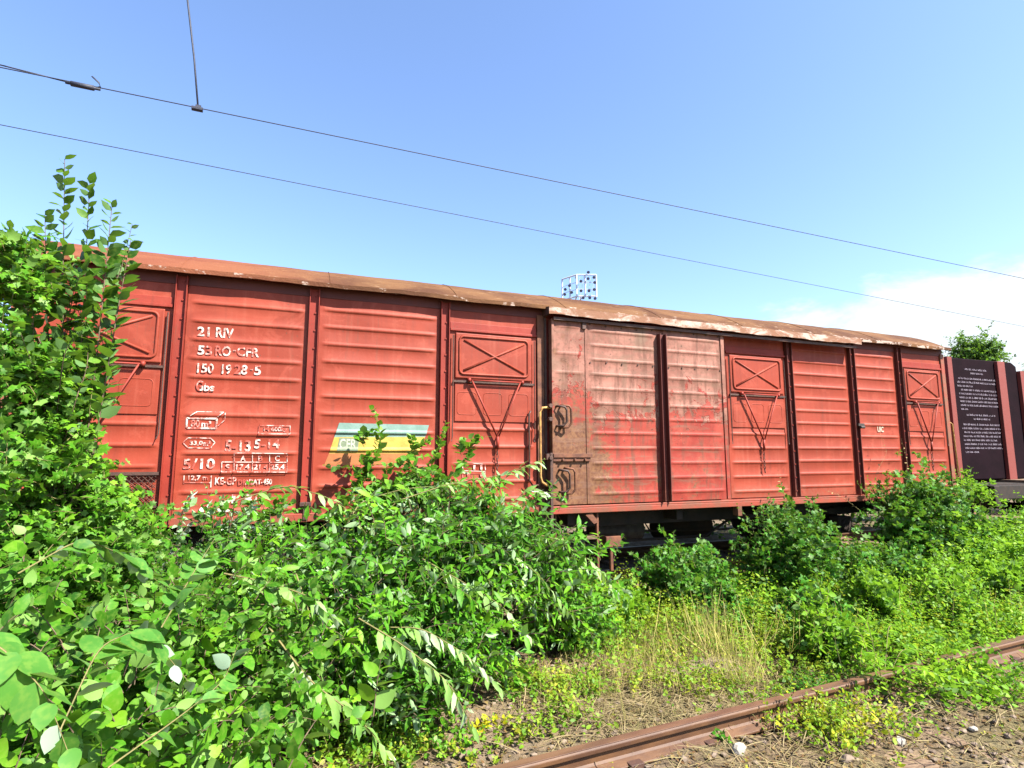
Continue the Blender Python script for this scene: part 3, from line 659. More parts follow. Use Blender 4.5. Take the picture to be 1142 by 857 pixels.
MB().box(5.885, 5.91, -.10, -.06, .30, 1.09).box(5.36, 5.385, -.02, .02, .79, 1.09).tube([(5.55, -.03, .80), (5.50, .2, 1.05)], .008, 5).build('step_hanger', M_RUSTY, stp)
MB().box(6.10, 6.32, .05, .17, .63, .76).box(6.18, 6.22, .09, .13, .33, .63).build('rusty_bracket_plate', M_RUSTY, wg, bevel=.006)
MB().add([(5.72, -.10, 1.06), (5.80, -.10, 1.08), (5.90, -.10, .97), (5.83, -.10, .95), (5.72, -.13, 1.06), (5.80, -.13, 1.08), (5.90, -.13, .97), (5.83, -.13, .95)], [(0, 1, 2, 3), (4, 7, 6, 5), (0, 4, 5, 1), (1, 5, 6, 2), (2, 6, 7, 3), (3, 7, 4, 0)]).build('tie_hook', M_RUSTY, wg)
def buffer(x, y, s2, parent, z=1.03):
    b = MB().cyl((x, y, z), (s2, 0, 0), 0, 0, 24, [(0, .14), (.03, .14), (.035, .10), (.30, .10), (.305, .075), (.54, .075), (.545, .14), (.575, .20), (.60, .20), (.615, .16), (.62, .02)])
    return b.build('buffer', M_DARKGREY, parent, bevel=.0)
for y in (.525, 2.275): buffer(12.76, y, 1, wg); buffer(.04, y, -1, wg)
MB().tube([(12.84, .12, 2.32), (12.90, .05, 2.34), (12.98, .05, 2.30), (13.02, .05, 1.42), (12.86, .10, 1.38)], .014, 8).build('end_handrail', M_YEL, wg, smooth=True)
MB().tube([(12.80, .2, .95), (13.0, .1, .72), (13.3, .1, .70), (13.45, .1, .78)], .016, 6).build('shunter_rail', M_RUSTY, wg, smooth=True)

# ---- lettering on the wagon side
def text_mesh(body, x0, x1, z0, z1, y, mat, parent, name='lettering', parts=1):
    cu = bpy.data.curves.new('t', 'FONT'); cu.body = body; cu.size = 1; cu.extrude = 0; cu.offset = .022; cu.resolution_u = 3
    ob = bpy.data.objects.new('t', cu); me = bpy.data.meshes.new_from_object(ob)
    n = len(me.vertices); co = np.zeros(n*3, np.float32); me.vertices.foreach_get('co', co); co = co.reshape(-1, 3)
    lo = co.min(0); hi = co.max(0); q = np.zeros_like(co)
    q[:, 0] = x0+(co[:, 0]-lo[0])/(hi[0]-lo[0])*(x1-x0); q[:, 2] = z0+(co[:, 1]-lo[1])/max(1e-6, hi[1]-lo[1])*(z1-z0); q[:, 1] = y
    me.vertices.foreach_set('co', q.ravel()); me.update(); me.name = name; me.materials.clear(); me.materials.append(mat)
    o = bpy.data.objects.new(name, me); COL.objects.link(o); o.parent = parent; bpy.data.objects.remove(ob); return o
def tpx(body, u0, u1, v0, v1, y=-.009, mat=M_WHITE, name='lettering'):
    a = at(u0, v0, y); b = at(u0, v1, y); um = at(u1, (v0+v1)/2, y)
    return text_mesh(body, a[0], um[0], b[2], a[2], y, mat, wg, name)
R3 = lambda x, y: (190+x/7.613, 360+y/7.613); R4 = lambda x, y: (190+x/7.14, 450+y/7.14)
def t3(body, x0, x1, y0, y1): a = R3(x0, y0); b = R3(x1, y1); tpx(body, a[0], b[0], a[1], b[1])
def t4(body, x0, x1, y0, y1): a = R4(x0, y0); b = R4(x1, y1); tpx(body, a[0], b[0], a[1], b[1])
t3('21', 232, 335, 32, 112); t3('RIV', 390, 540, 40, 125)
t3('53', 235, 355, 192, 272); t3('RO', 385, 515, 195, 280); t3('-', 535, 558, 232, 243); t3('CFR', 568, 755, 205, 285)
t3('150', 230, 370, 342, 425); t3('19', 440, 520, 352, 435); t3('28', 545, 655, 355, 438); t3('-', 680, 700, 393, 403); t3('5', 715, 770, 362, 445)
t3('G', 220, 280, 490, 578); t3('bs', 288, 375, 515, 580)
t4('80', 165, 235, 130, 188); t4('m³', 250, 325, 140, 188); t4('33,0', 155, 258, 298, 338); t4('m²', 265, 320, 298, 338); t4('14 600kg', 745, 930, 185, 232)
t4('5-13', 440, 640, 290, 385); t4('5-14', 672, 870, 285, 360); t4('5/10', 105, 355, 440, 525)
t4('A', 560, 600, 415, 460); t4('B', 700, 735, 415, 460); t4('C', 835, 870, 415, 460)
t4('S', 440, 480, 485, 535); t4('17,4', 525, 630, 485, 535); t4('21,4', 665, 775, 485, 535); t4('25,4', 800, 910, 485, 535)
t4('12,7 m', 145, 300, 575, 620); t4('KE-GP', 358, 525, 590, 650); t4('DRV2AT-450', 542, 810, 605, 650); t4('13', 490, 650, 725, 800); t4('111', 680, 750, 735, 775)
mb = MB()
def ln(p, q, w=.010, y=-.0095):
    a = at(*p, y); b = at(*q, y); d = unit((b-a)[None])[0]; n_ = np.array([-d[2], 0, d[0]])*w/2
    L_ = max(1, int(np.linalg.norm(b-a)/.02))
    for k in range(L_):
        f0, f1 = k/L_, (k+1)/L_; p0 = a+(b-a)*f0; p1 = a+(b-a)*f1
        h0 = ribh(p0[2]); h1 = ribh(p1[2]); Y0 = np.array([0, -h0, 0]); Y1 = np.array([0, -h1, 0])
        mb.add([p0-n_+Y0, p1-n_+Y1, p1+n_+Y1, p0+n_+Y0], [(0, 1, 2, 3)])
def ln4(x0, y0, x1, y1, w=.010): ln(R4(x0, y0), R4(x1, y1), w)
def mf(nm):
    global mb
    mb.build(nm, M_WHITE, wg); mb = MB()
for (x0, y0, x1, y1) in ((130, 118, 370, 122), (370, 122, 365, 200), (365, 200, 130, 196), (130, 196, 132, 118)): ln4(x0, y0, x1, y1, .016)
for s4 in ((160, 100, 215, 66), (215, 66, 425, 70), (425, 70, 378, 108), (438, 75, 436, 130), (436, 130, 380, 180)): ln4(*s4, .007)
mf('volume_frame')
for s4 in ((100, 312, 140, 275), (140, 275, 322, 278), (322, 278, 355, 312), (355, 312, 320, 358), (320, 358, 140, 354), (140, 354, 100, 312)): ln4(*s4, .008)
mf('area_frame')
for s4 in ((705, 175, 955, 180), (955, 180, 953, 245), (953, 245, 702, 243), (702, 243, 708, 172)): ln4(*s4, .008)
mf('weight_frame')
for s4 in ((510, 395, 932, 400), (410, 467, 932, 470), (408, 545, 930, 548), (410, 467, 408, 545), (510, 395, 506, 546), (655, 398, 652, 546), (792, 398, 788, 546), (932, 400, 928, 548)): ln4(*s4, .008)
mf('load_table_frame')
for s4 in ((110, 575, 106, 640), (106, 630, 318, 632), (326, 575, 322, 670)): ln4(*s4, .008)
mb.build('length_frame', M_WHITE, wg)
# small marks
tpx('UIC', 978.5, 985.5, 476, 482, mat=M_WHITE2); 
a = mb = MB()
for p, q in (((516, 516), (541, 518)), ((541, 518), (541, 534)), ((541, 534), (516, 533)), ((516, 533), (516, 516)), ((516, 525), (541, 526))): ln(p, q, .006)
mb.build('marking_frames', M_WHITE, wg); tpx('11', 528, 538, 519, 524); tpx('1 1', 521, 538, 528, 532)
# logo: blue, yellow and orange bands that follow the pressed ribs
def logo_band(corners, mat, off, label=None):
    (u0, v0), (u1, v1), (u2, v2), (u3, v3) = corners  # tl tr br bl
    A = at(u0, v0, 0); B = at(u1, v1, 0); Cc = at(u2, v2, 0); Dd = at(u3, v3, 0); V = []; F = []; n = 30; k_ = 24
    for i in range(n+1):
        f = i/n; Lp = A+(Dd-A)*f; Rp = B+(Cc-B)*f
        for j in range(k_+1):
            p = Lp+(Rp-Lp)*j/k_; V.append((p[0], -.008-off-ribh(p[2], RIBZ2), p[2]))
    for i in range(n):
        for j in range(k_): a = i*(k_+1)+j; F.append((a, a+k_+1, a+k_+2, a+1))
    o = mesh_obj('logo_panel', V, F, mat, wg, smooth=True); 
    if label: o['label'] = label
R5 = lambda x, y: (340+x/6.344, 450+y/6.344)
logo_band([R5(243, 138), R5(878, 155), R5(850, 238), R5(208, 240)], M_BLUE, .0, 'pale blue top band of the logo')
logo_band([R5(208, 240), R5(850, 238), R5(800, 355), R5(170, 355)], M_LYEL, .0, 'yellow middle band of the logo')
logo_band([R5(170, 355), R5(800, 355), R5(760, 432), R5(135, 438)], M_LOR, .0, 'orange lower band of the logo')
logo_band([R5(245, 245), R5(385, 248), R5(372, 342), R5(225, 338)], M_LGREY, .003, 'grey green letter box of the logo')
p_ = R5(245, 252); q_ = R5(365, 325); tpx('CFR', p_[0], q_[0], p_[1], q_[1], -.013, M_WHITE2, 'logo_lettering')
R5b = R5(700, 262); R5c = R5(830, 325)

# ------------------------------------------------------------------ second wagon with the text board
w2 = empty('flat_wagon', (13.9, 0, 0), 'dark flat wagon coupled behind, carrying a plum coloured text board', 'wagon')
def off(o): o.location = (-13.9, 0, 0); return o
off(MB().box(14.05, 27.5, .15, .35, .98, 1.22).box(14.05, 27.5, 2.45, 2.65, .98, 1.22).box(14.05, 14.2, .1, 2.7, .85, 1.22).box(14.05, 27.5, .36, 2.44, 1.10, 1.24).build('underframe', M_DARK, w2, bevel=.008))
off(MB().box(15.35, 16.9, .02, .14, 1.05, 1.27).build('side_plate', M_DARKGREY, w2, bevel=.006))
off(MB().box(15.5, 27.5, .3, 2.5, 1.25, 1.29).build('deck', M_WOODOLD, w2))
for y in (.525, 2.275): off(buffer(14.06, y, -1, w2))
for x in (16.6, 24.5):
    prof = [(-.07, .50), (-.045, .50), (-.04, .475), (.06, .465), (.065, .40), (.02, .36), (.02, .16), (.08, .13), (.08, .08)]
    wh = MB().cyl((x, .72, .70), (0, 1, 0), 0, 0, 32, [(-a_, r_) for a_, r_ in prof][::-1]).cyl((x, 2.08, .70), (0, 1, 0), 0, 0, 32, prof).cyl((x, 1.4, .7), (0, 1, 0), .08, 2.1, 12)
    off(wh.build('wheelset', M_DARK, w2)); off(MB().box(x-.14, x+.14, .16, .34, .58, .83).box(x-.5, x+.5, .2, .3, .84, .90).build('axle_box', M_DARK, w2, bevel=.012))
off(MB().extr([(14.10, 1.30), (14.10, 3.66), (16.20, 3.68), (16.36, 3.60), (16.40, 1.30)], 'y', .72, 2.1).build('text_board', M_PLUM, w2, bevel=.02, label='tall plum coloured board with rows of small white text'))
for x0, x1 in ((14.06, 14.20), (15.62, 15.86), (16.36, 16.50)):
    off(MB().box(x0, x1, .66, .74, 1.28, 3.66 if x1 < 16.4 else 3.5).build('board_post', M_PINK, w2, bevel=.006))
# rows of unreadably small lettering
tx = MB(); rows = []
zr = 3.44
lay = [(.25, .80), (.38, .70), None, (.06, 1), (.03, 1), (.03, .42), (.10, 1), (.05, 1), (.05, 1), (.06, 1), (.06, 1), (.06, .22), None, (.18, .9), (.35, .75), None, (.08, 1), (.04, 1), (.08, 1), (.05, 1), (.05, .88), (.06, 1), (.06, 1), (.06, .40)]
rg = random.Random(3)
for q in lay:
    if q is None: zr -= .035; continue
    x = 14.35+1.22*q[0]; xe = 14.35+1.22*q[1]
    while x < xe:
        wl = rg.randint(2, 9)
        for k in range(wl):
            if x > xe: break
            h = .026 if rg.random() < .8 else .036
            if rg.random() < .5: tx.add([(x, .713, zr), (x+.005, .713, zr), (x+.005, .713, zr+h), (x, .713, zr+h)], [(0, 1, 2, 3)])
            tx.add([(x, .712, zr+.0), (x+.014, .712, zr), (x+.014, .712, zr+.007), (x, .712, zr+.007)], [(0, 1, 2, 3)])
            if rg.random() < .7: tx.add([(x, .711, zr+.018), (x+.013, .711, zr+.018), (x+.013, .711, zr+.025), (x, .711, zr+.025)], [(0, 1, 2, 3)])
            x += .019
        x += .022
    zr -= .076
off(tx.build('board_lettering', simple('board_white', (.34, .30, .36), (.24, .20, .26), 8, .7), w2))

# ------------------------------------------------------------------ overhead line
def sag(p, q, s_, n=24): p = np.array(p); q = np.array(q); return [tuple(p+(q-p)*i/n+np.array([0, 0, -s_*4*(i/n)*(1-i/n)])) for i in range(n+1)]
def zpt(u, v, z): d = ray(u, v); return CAM+d*(z-CAM[2])/d[2]
a = zpt(0, 77.5, 6.0); b = zpt(1142, 313, 6.0); d_ = (b-a)
w = MB().tube(sag(a-d_*.35, b+d_*1.2, -.05), .0065, 6).build('contact_wire', M_WIRE, None, smooth=True)
tag(w, 'thicker upper overhead wire that carries the hanging dropper', 'overhead wire')
a2 = zpt(0, 140, 6.3); b2 = zpt(1142, 365, 6.3); d2 = b2-a2
w = MB().tube(sag(a2-d2*.3, b2+d2*1., -.02), .0060, 6).build('contact_wire', M_WIRE, None, smooth=True)
tag(w, 'thinner lower overhead wire just above the wagon roof', 'overhead wire')
jp = zpt(92, 96, 6.0); lf_ = zpt(0, 72.5, 6.12); lf2 = jp+(lf_-jp)*2.2
w = MB().tube([tuple(lf2), tuple(jp)], .008, 6).build('feeder_wire', M_WIRE, None, smooth=True); tag(w, 'short wire joining the upper overhead wire at its left clamp', 'overhead wire')
cl = empty('wire_clamp', tuple(jp), 'dark clamp with a bent tail where two overhead wires join', 'wire clamp')
u_ = unit(d_[None])[0]; c0 = Vector(u_)
def rel(o): return o
MB().tube([tuple(-u_*.11), tuple(u_*.0), tuple(u_*.11)], .030, 8).tube([tuple(-u_*.16), tuple(u_*.17)], .016, 8).build('clamp_body', M_WIRE, cl, smooth=True)
MB().tube([tuple(u_*.10), (u_[0]*.17, 0, .03), (u_[0]*.15, 0, .08), (u_[0]*.08, 0, .14)], .009, 6).build('clamp_tail', M_WIRE, cl, smooth=True)
dp_ = zpt(221, 122, 6.02); dtop = CAM+ray(208, -2)*np.linalg.norm(dp_-CAM)/np.linalg.norm(ray(221, 122))*1.02
dd = dtop-dp_; dm = dp_+dd*.45+np.array([.015, 0, 0]); dt2 = dp_+dd*1.9
w = empty('dropper_wire', tuple(dp_), 'dark dropper wire hanging down to the upper overhead wire', 'dropper wire')
MB().tube([(0, 0, 0), tuple(dm-dp_), tuple(dt2-dp_)], .011, 6).build('wire', M_WIRE, w, smooth=True)
MB().tube([tuple(-u_*.07), tuple(u_*.05)], .030, 8).box(-.03, .03, -.015, .015, 0, .05).build('dropper_clamp', M_WIRE, w)
w = MB().tube([tuple(dt2+np.array([0, -14, .1])), tuple(dt2+np.array([0, -5, .03])), tuple(dt2)], .012, 6).build('span_wire', M_WIRE, None); tag(w, 'cross span wire above the frame that carries the dropper', 'span wire')

# ------------------------------------------------------------------ floodlight mast far behind
fd = ray(647, 320); fc = CAM+fd*85; 
fm = empty('floodlight_mast', (fc[0], fc[1], -.3), 'tall stadium floodlight mast with a white lattice head, far behind the wagon', 'floodlight mast')
hz = fc[2]+.3
MB().tube([(0, 0, 0), (0, 0, hz-1.5)], .35, 10, r1=.2).build('mast', M_FLOOD, fm, smooth=True)
fr = MB(); W_ = 2.2; ux = np.array([_R[0], _R[1], 0]); uy = np.array([-ux[1], ux[0], 0])
def fp(a_, b_, z_): return tuple(ux*a_+uy*b_+np.array([0, 0, hz+z_]))
for z_ in (-1.7, 1.7):
    for a_, b_ in (((-W_-.4, 1.6), (-.6, -.6)), ((-.6, -.6), (W_+.2, -.6)), ((-.6, -.6), (-.6, .9))): fr.tube([fp(*a_, z_), fp(*b_, z_)], .12, 5)
for q in ((-.6, -.6), (.7, -.6), (W_+.2, -.6), (-W_-.4, 1.6), (-1.5, .5)): fr.tube([fp(*q, -1.8), fp(*q, 1.7)], .13, 5)
for z_ in (-.6, .5): fr.tube([fp(-W_-.4, 1.6, z_), fp(-.6, -.6, z_), fp(W_+.2, -.6, z_)], .05, 5)
for i in range(5): fr.tube([fp(-.6+.56*i, -.6, -1.7), fp(-.6+.56*(i+1), -.6, 1.7)], .03, 4)
fr.build('lattice_head', M_FLOOD, fm)
for (a_, b_, z_) in ((-2.2, .9, -.1), (-1.6, .3, .3), (-1.3, .2, -.8), (0, -1, .6), (0, -1, -.9), (1.1, -1, 1.0), (1.2, -1, -.9), (1.15, -1, 2.0), (2., -1, 1.2), (2.1, -1, .4), (2., -1, -.7), (-2.3, .9, -.9), (.3, -1, -2.0), (1.3, -1, -2.0), (2.1, -1, -2.1)):
    p = fp(a_, b_, z_); MB().cyl(p, (-fd[0], -fd[1], -.6), 0, 0, 10, [(-.2, .10), (.0, .19), (.2, .24)]).build('floodlight', M_LAMPG, fm)

# far building
fb = empty('far_building', (61, 27, -.3), 'brown brick building far behind at the right edge', 'building')
MB().box(-7, 14, -6, 6, 0, 7.2).build('wall', M_BRICK, fb)
rf = MB().extr([(-7, 7.2), (7, 7.2), (0, 9.6)], 'x', -7.5, 14.5).build('roof', M_RUSTY, fb)
for fl in (1.2, 4.3):
    for k in range(6):
        MB().box(-5.6+k*3.2, -4.4+k*3.2, -6.04, -5.95, fl, fl+1.6).build('window', M_DARKGREY, fb)
    for k in range(3): MB().box(-7.04, -6.95, -4+k*3, -3+k*3, fl, fl+1.6).build('window', M_DARKGREY, fb)

# ------------------------------------------------------------------ vegetation
def tree(px_u, px_v, dist, rad, hgt_extra, label, seed, n=900, leaf=.20, trunk=.09, shape=(1, 1, 1.1)):
    c = CAM+ray(px_u, px_v)*dist; base = np.array([c[0], c[1], -.3]); root = empty('tree', tuple(base), label, 'tree', None)
    pl = Plant(); pts = mound(pl, c, np.array([rad, rad, rad])*np.array(shape), n, 7, leaf, T_OVAL, (rad*.25, rad*.5), .15, .35, .012, .3)
    pl2 = pl.build(root, L_FAR, M_BARK, 'crown')
    tb = MB(); top = c-base; tb.tube([(0, 0, 0), tuple(top*.45+np.array([.1, .1, 0])), tuple(top)], trunk*1.4, 8, r1=trunk*.5)
    for k in range(7):
        q = pts[int(RNG.integers(len(pts)))]-base; s0 = top*RNG.uniform(.6, .92); tb.tube([tuple(s0), tuple((s0+q)/2+np.array([0, 0, .1])), tuple(q)], trunk*.5, 6, r1=.01)
    tb.build('trunk', M_BARK, root, smooth=True); return root
tree(1089, 404, 38, 1.35, 0, 'round green treetop showing above the dark text board', 1, 900, .26, .12, (1, 1, 1.2))
tree(1160, 440, 34, 1.5, 0, 'small green tree beyond the right end of the text board', 2, 160, .22, .08, (1, 1, 1.2))

def shrub(name, label, cat, base, build, lm, sm=M_BARK, group=None):
    b = np.array(base, float); b = np.array([b[0], b[1], float(ground_z(b[0], b[1]))]); root = empty(name, tuple(b), label, cat, group); pl = Plant(); build(pl); pl.build(root, lm, sm); return root

# --- hedge of dark shrubs on the far side of the wagons (closes the view under them)
for i, x in enumerate(np.arange(-3, 30, 2.6)):
    def bf(pl, x=x):
        p = mound(pl, (x+random.uniform(-.2, .2), 4.3+random.uniform(-.15, .2), .65), (1.8, .7, .95), 520, 7, .17, T_S, (.3, .6), .2, .2, 0, .2)
        limbs_to(pl, (x, 4.3, 0), p, 14, .02)
    shrub('shrub', 'dark shrub growing on the far side of the wagons', 'shrub', (x, 4.3), bf, L_FAR, group='shrubs behind the wagons')

def arch(pl, pts, n, size, T, r=.006, sd=.9, droopl=.3, up=.7, rnd=.3):
    """one explicit branch through world points with leaves on its outer part"""
    P = np.array(pts, float); k = 28; t = np.linspace(0, len(P)-1, k); i = np.minimum(t.astype(int), len(P)-2); f = (t-i)[:, None]
    Q = P[i]*(1-f)+P[i+1]*f
    for _ in range(6): Q[1:-1] = (Q[:-2]+2*Q[1:-1]+Q[2:])/4
    pl.stems(tubes_from(Q[None], np.linspace(r, r*.3, k)))
    tt = np.linspace(.15, 1, n)*(k-1); j = np.minimum(tt.astype(int), k-2); ff = (tt-j)[:, None]; Pp = Q[j]*(1-ff)+Q[j+1]*ff; Tn = unit(Q[j+1]-Q[j])
    a = unit(np.cross(Tn, [0, 0, 1.])); b = np.cross(Tn, a); ph = np.arange(n)*math.pi+RNG.normal(0, .45, n)
    side = a*np.cos(ph)[:, None]+b*np.sin(ph)[:, None]
    D = unit(Tn*.75+side*sd+RNG.normal(0, .15, (n, 3))); D[:, 2] -= droopl
    N = np.array([0, 0, up])+RNG.normal(0, rnd, (n, 3)); S_ = size*(1-.4*np.linspace(0, 1, n)**3)*RNG.uniform(.75, 1.15, n)
    pl.leaves((Pp, D, N, S_), T)

# --- big willow bush in the middle
def b_willow(pl):
    allp = []
    for c, r, n in (((3.6, -1.15, .62), (1.15, .65, .64), 900), ((4.25, -.95, .54), (.72, .6, .80), 800), ((2.6, -1.6, .42), (1.0, .7, .62), 600), ((4.95, -.95, .08), (.45, .45, .48), 300), ((3.1, -1.9, .25), (.8, .45, .6), 260)):
        p = mound(pl, c, r, n, 9, .135, T_WILL, (.22, .5), .35, .45, .003, .35, rnd=.38); allp.append(p)
    mound(pl, (3.0, -2.1, .05), (.75, .35, .42), 260, 8, .10, T_WILL, (.15, .35), .3, .3, .003, .4, rnd=.4); allp = np.concatenate(allp); limbs_to(pl, (3.6, -1.0, 0), allp, 60, .014)
def br(*uvy): return [at(u, v, y) for u, v, y in uvy]
shrub('willow_bush', 'big leafy willow bush in front of the middle of the red wagon', 'bush', (3.6, -1.0), b_willow, L_WILLOW)
# pale undersides: long arching switches leaning out of the bush
def b_switch(pl):
    A = [br((430, 600, -1.5), (500, 640, -1.75), (560, 675, -1.9), (592, 712, -1.95)),
         br((400, 690, -2.3), (450, 720, -2.5), (500, 760, -2.6), (530, 815, -2.65)),
         br((560, 590, -1.1), (620, 600, -1.2), (665, 630, -1.25), (690, 665, -1.3)),
         br((440, 560, -1.2), (500, 540, -1.1), (560, 530, -1.0), (607, 512, -.95)), br((500, 600, -1.1), (540, 550, -1.05), (575, 525, -1.0), (603, 516, -.95)), br((520, 620, -1.1), (560, 570, -1.05), (590, 545, -1.0), (612, 550, -.95)),
         br((380, 600, -1.4), (400, 560, -1.2), (450, 545, -1.1), (520, 540, -1.0)),
         br((300, 700, -2.6), (345, 760, -2.8), (400, 800, -2.9), (440, 850, -2.9)),
         br((250, 640, -2.4), (300, 650, -2.5), (345, 665, -2.6), (372, 690, -2.6)),
         br((330, 640, -1.9), (350, 700, -2.1), (360, 760, -2.2), (350, 820, -2.2))]
    for q in A: arch(pl, q, 30, .14, T_WILL, .007, .8, .35)
    A = [br((420, 700, -2.2), (470, 700, -2.3), (520, 730, -2.35), (560, 770, -2.4)), br((500, 600, -1.4), (560, 610, -1.5), (600, 640, -1.6), (640, 690, -1.6)), br((260, 560, -1.1), (320, 540, -1.), (380, 560, -1.1), (420, 610, -1.3))]
    for q in A: arch(pl, q, 28, .13, T_WILL, .006, .8, .35)
shrub('willow_switches', 'long arching switches with pale silvery leaves leaning out of the willow bush', 'branches', (3.3, -1.6), b_switch, leafmat('switch_leaf', [(.13, .27, .05), (.24, .38, .13), (.42, .52, .32)], (.50, .60, .42), .3), M_STEMG)

# --- left foreground thicket
def b_left(pl):
    allp = []
    for c, r, n, sz in (((1.5, -2.7, .55), (.85, .7, .62), 620, .085), ((1.75, -3.7, .30), (.65, .6, .62), 480, .085), ((2.35, -2.6, .25), (.6, .6, .6), 360, .08), ((.7, -2.1, .6), (.8, .8, .7), 420, .09)):
        p = mound(pl, c, r, n, 8, sz, T_FINE, (.14, .38), .3, .42, .003, .3, rnd=.5); allp.append(p)
    limbs_to(pl, (1.5, -2.9, 0), np.concatenate(allp), 50, .012)
shrub('leafy_thicket', 'dense bright green thicket filling the lower left foreground', 'bush', (1.5, -2.9), b_left, L_BRIGHT)
def b_near(pl):
    # big leaves of the branch closest to the viewer
    A = [br((-60, 700, -4.5), (0, 720, -4.55), (50, 770, -4.6), (80, 850, -4.62)), br((60, 830, -4.4), (110, 720, -4.2), (160, 700, -4.1), (210, 760, -4.1)),
         br((180, 700, -3.7), (215, 640, -3.6), (240, 600, -3.5)), br((20, 640, -4.0), (90, 600, -3.8), (140, 620, -3.7), (190, 660, -3.6)), br((120, 857, -4.2), (200, 800, -4.0), (250, 760, -3.8), (265, 720, -3.7))]
    for q in A[:1]: arch(pl, q, 16, .085, T_FINER, .003, .8, .3)
    for q in A[1:]: arch(pl, q, 26, .085, T_FINE, .003, .8, .25)
shrub('near_branches', 'branches with large pale green leaves at the lower left corner', 'branches', (1.8, -4.2), b_near, leafmat('near_leaf', [(.06, .17, .03), (.10, .24, .05), (.24, .38, .20)], (.26, .36, .24), .28), M_STEMG)

# --- tall sapling with vines at the left edge
def b_sap(pl):
    base = np.array([1.15, -2.45, 0])
    tips = [((72, 178), 30, -2.5), ((100, 205), 26, -2.45), ((125, 228), 24, -2.4), ((146, 268), 20, -2.35), ((10, 255), 22, -2.6), ((50, 240), 18, -2.5)]
    for (uv, n, y) in tips:
        tp = at(*uv, y); lo = at(uv[0]*.35+50, 520, -2.4); mid = at(uv[0]*.8+12, 360, -2.42)
        q = [base+np.append(RNG.normal(0, .08, 2), 0), lo, mid, tp]
        pl.limb([q[0], lo], .014, .010); arch(pl, [lo, mid, tp], n+34, .115, T_OVAL, .006, 1.0, .05, .45, .6)
    for k in range(26):
        u0 = RNG.uniform(10, 145); v0 = RNG.uniform(310, 450); u1 = u0+RNG.uniform(-30, 30)
        pl_ = [at(60, v0+100, -2.4), at(u0, v0, -2.4+RNG.uniform(-.3, .3)), at(u1, v0-RNG.uniform(20, 70), -2.4+RNG.uniform(-.4, .4))]
        arch(pl, pl_, 22, .075, T_OVAL, .004, 1., .1, .5, .5)
shrub('sapling', 'tall thin sapling rising above the left end of the wagon roof', 'sapling', (1.15, -2.45), b_sap, L_SAP)
def b_vine(pl):
    ps = []
    for (u, v, y, ru, rz, n) in ((12, 325, -2.5, .20, .14, 90), (28, 290, -2.5, .16, .10, 60), (60, 440, -2.35, .20, .20, 170), (35, 520, -2.4, .28, .26, 300), (70, 610, -2.3, .32, .26, 380), (20, 660, -2.6, .40, .28, 360), (5, 420, -2.5, .22, .26, 180), (110, 700, -2.3, .4, .3, 300), (95, 560, -2.2, .24, .22, 220), (25, 590, -2.3, .3, .2, 240), (110, 610, -2.0, .25, .2, 200)):
        c = at(u, v, y); ps.append(mound(pl, c, (ru, .32, rz), n, 7, .072, T_LOBE, (.10, .24), .25, .4, .0025, .3, rnd=.45))
    limbs_to(pl, (1.0, -2.3, 0), np.concatenate(ps), 20, .008)
shrub('climbing_vine', 'bright green vine smothering the sapling at the left edge', 'vine', (1.0, -2.3), b_vine, L_BRIGHT, M_STEMG)

# --- creepers in front of the logo
def b_creep(pl):
    Q = [br((385, 590, -.5), (402, 545, -.45), (421, 508, -.40), (425, 480, -.38), (417, 456, -.36)), br((360, 595, -.45), (385, 560, -.4), (405, 535, -.38), (412, 515, -.35)),
         br((430, 570, -.5), (470, 540, -.42), (488, 505, -.38), (497, 472, -.35)), br((470, 570, -.5), (505, 530, -.45), (525, 500, -.4), (532, 488, -.4)), br((390, 560, -.5), (420, 545, -.45), (470, 555, -.4), (500, 560, -.4)),
         br((230, 600, -.5), (290, 575, -.45), (325, 560, -.4)), br((340, 600, -.4), (400, 560, -.4), (450, 530, -.35), (490, 525, -.3)), br((400, 560, -.4), (440, 520, -.35), (465, 500, -.3), (480, 490, -.3))]
    for q in Q:
        arch(pl, q, 46, .11, T_ROUND, .005, 1., .1, .45, .5)
        for k in range(3):
            f = RNG.uniform(.1, .8); p = np.array(q[0])*(1-f)+np.array(q[-1])*f; arch(pl, [p, p+np.array([RNG.uniform(-.15, .15), -.03, .12]), p+np.array([RNG.uniform(-.3, .3), -.05, .16])], 14, .09, T_ROUND, .003, 1., .1, .45, .5)
    p = mound(pl, (3.75, -.42, 1.30), (.50, .14, .26), 230, 7, .085, T_ROUND, (.12, .3), .2, .4, .003, .4, rnd=.5); limbs_to(pl, (2.9, -.6, 0), p, 12, .008)
shrub('creeper', 'creeper shoots climbing the wagon side in front of the yellow and blue logo', 'creeper', (2.9, -.5), b_creep, L_BRIGHT, M_STEMG)
def b_wither(pl):
    for q in (br((185, 640, -.8), (205, 590, -.75), (235, 565, -.7), (280, 575, -.7)), br((185, 640, -.8), (195, 600, -.8), (205, 565, -.8), (215, 548, -.8)), br((200, 620, -.8), (240, 590, -.8), (265, 580, -.8), (290, 590, -.8)), br((240, 600, -.8), (270, 575, -.75), (285, 560, -.7))):
        arch(pl, q, 34, .11, T_WILL, .005, 1., .35, .5, .6)
shrub('withered_branch', 'wilted branch with silvery white leaves below the wagon markings', 'branches', (1.6, -.9), b_wither, L_PALE, M_BARK)

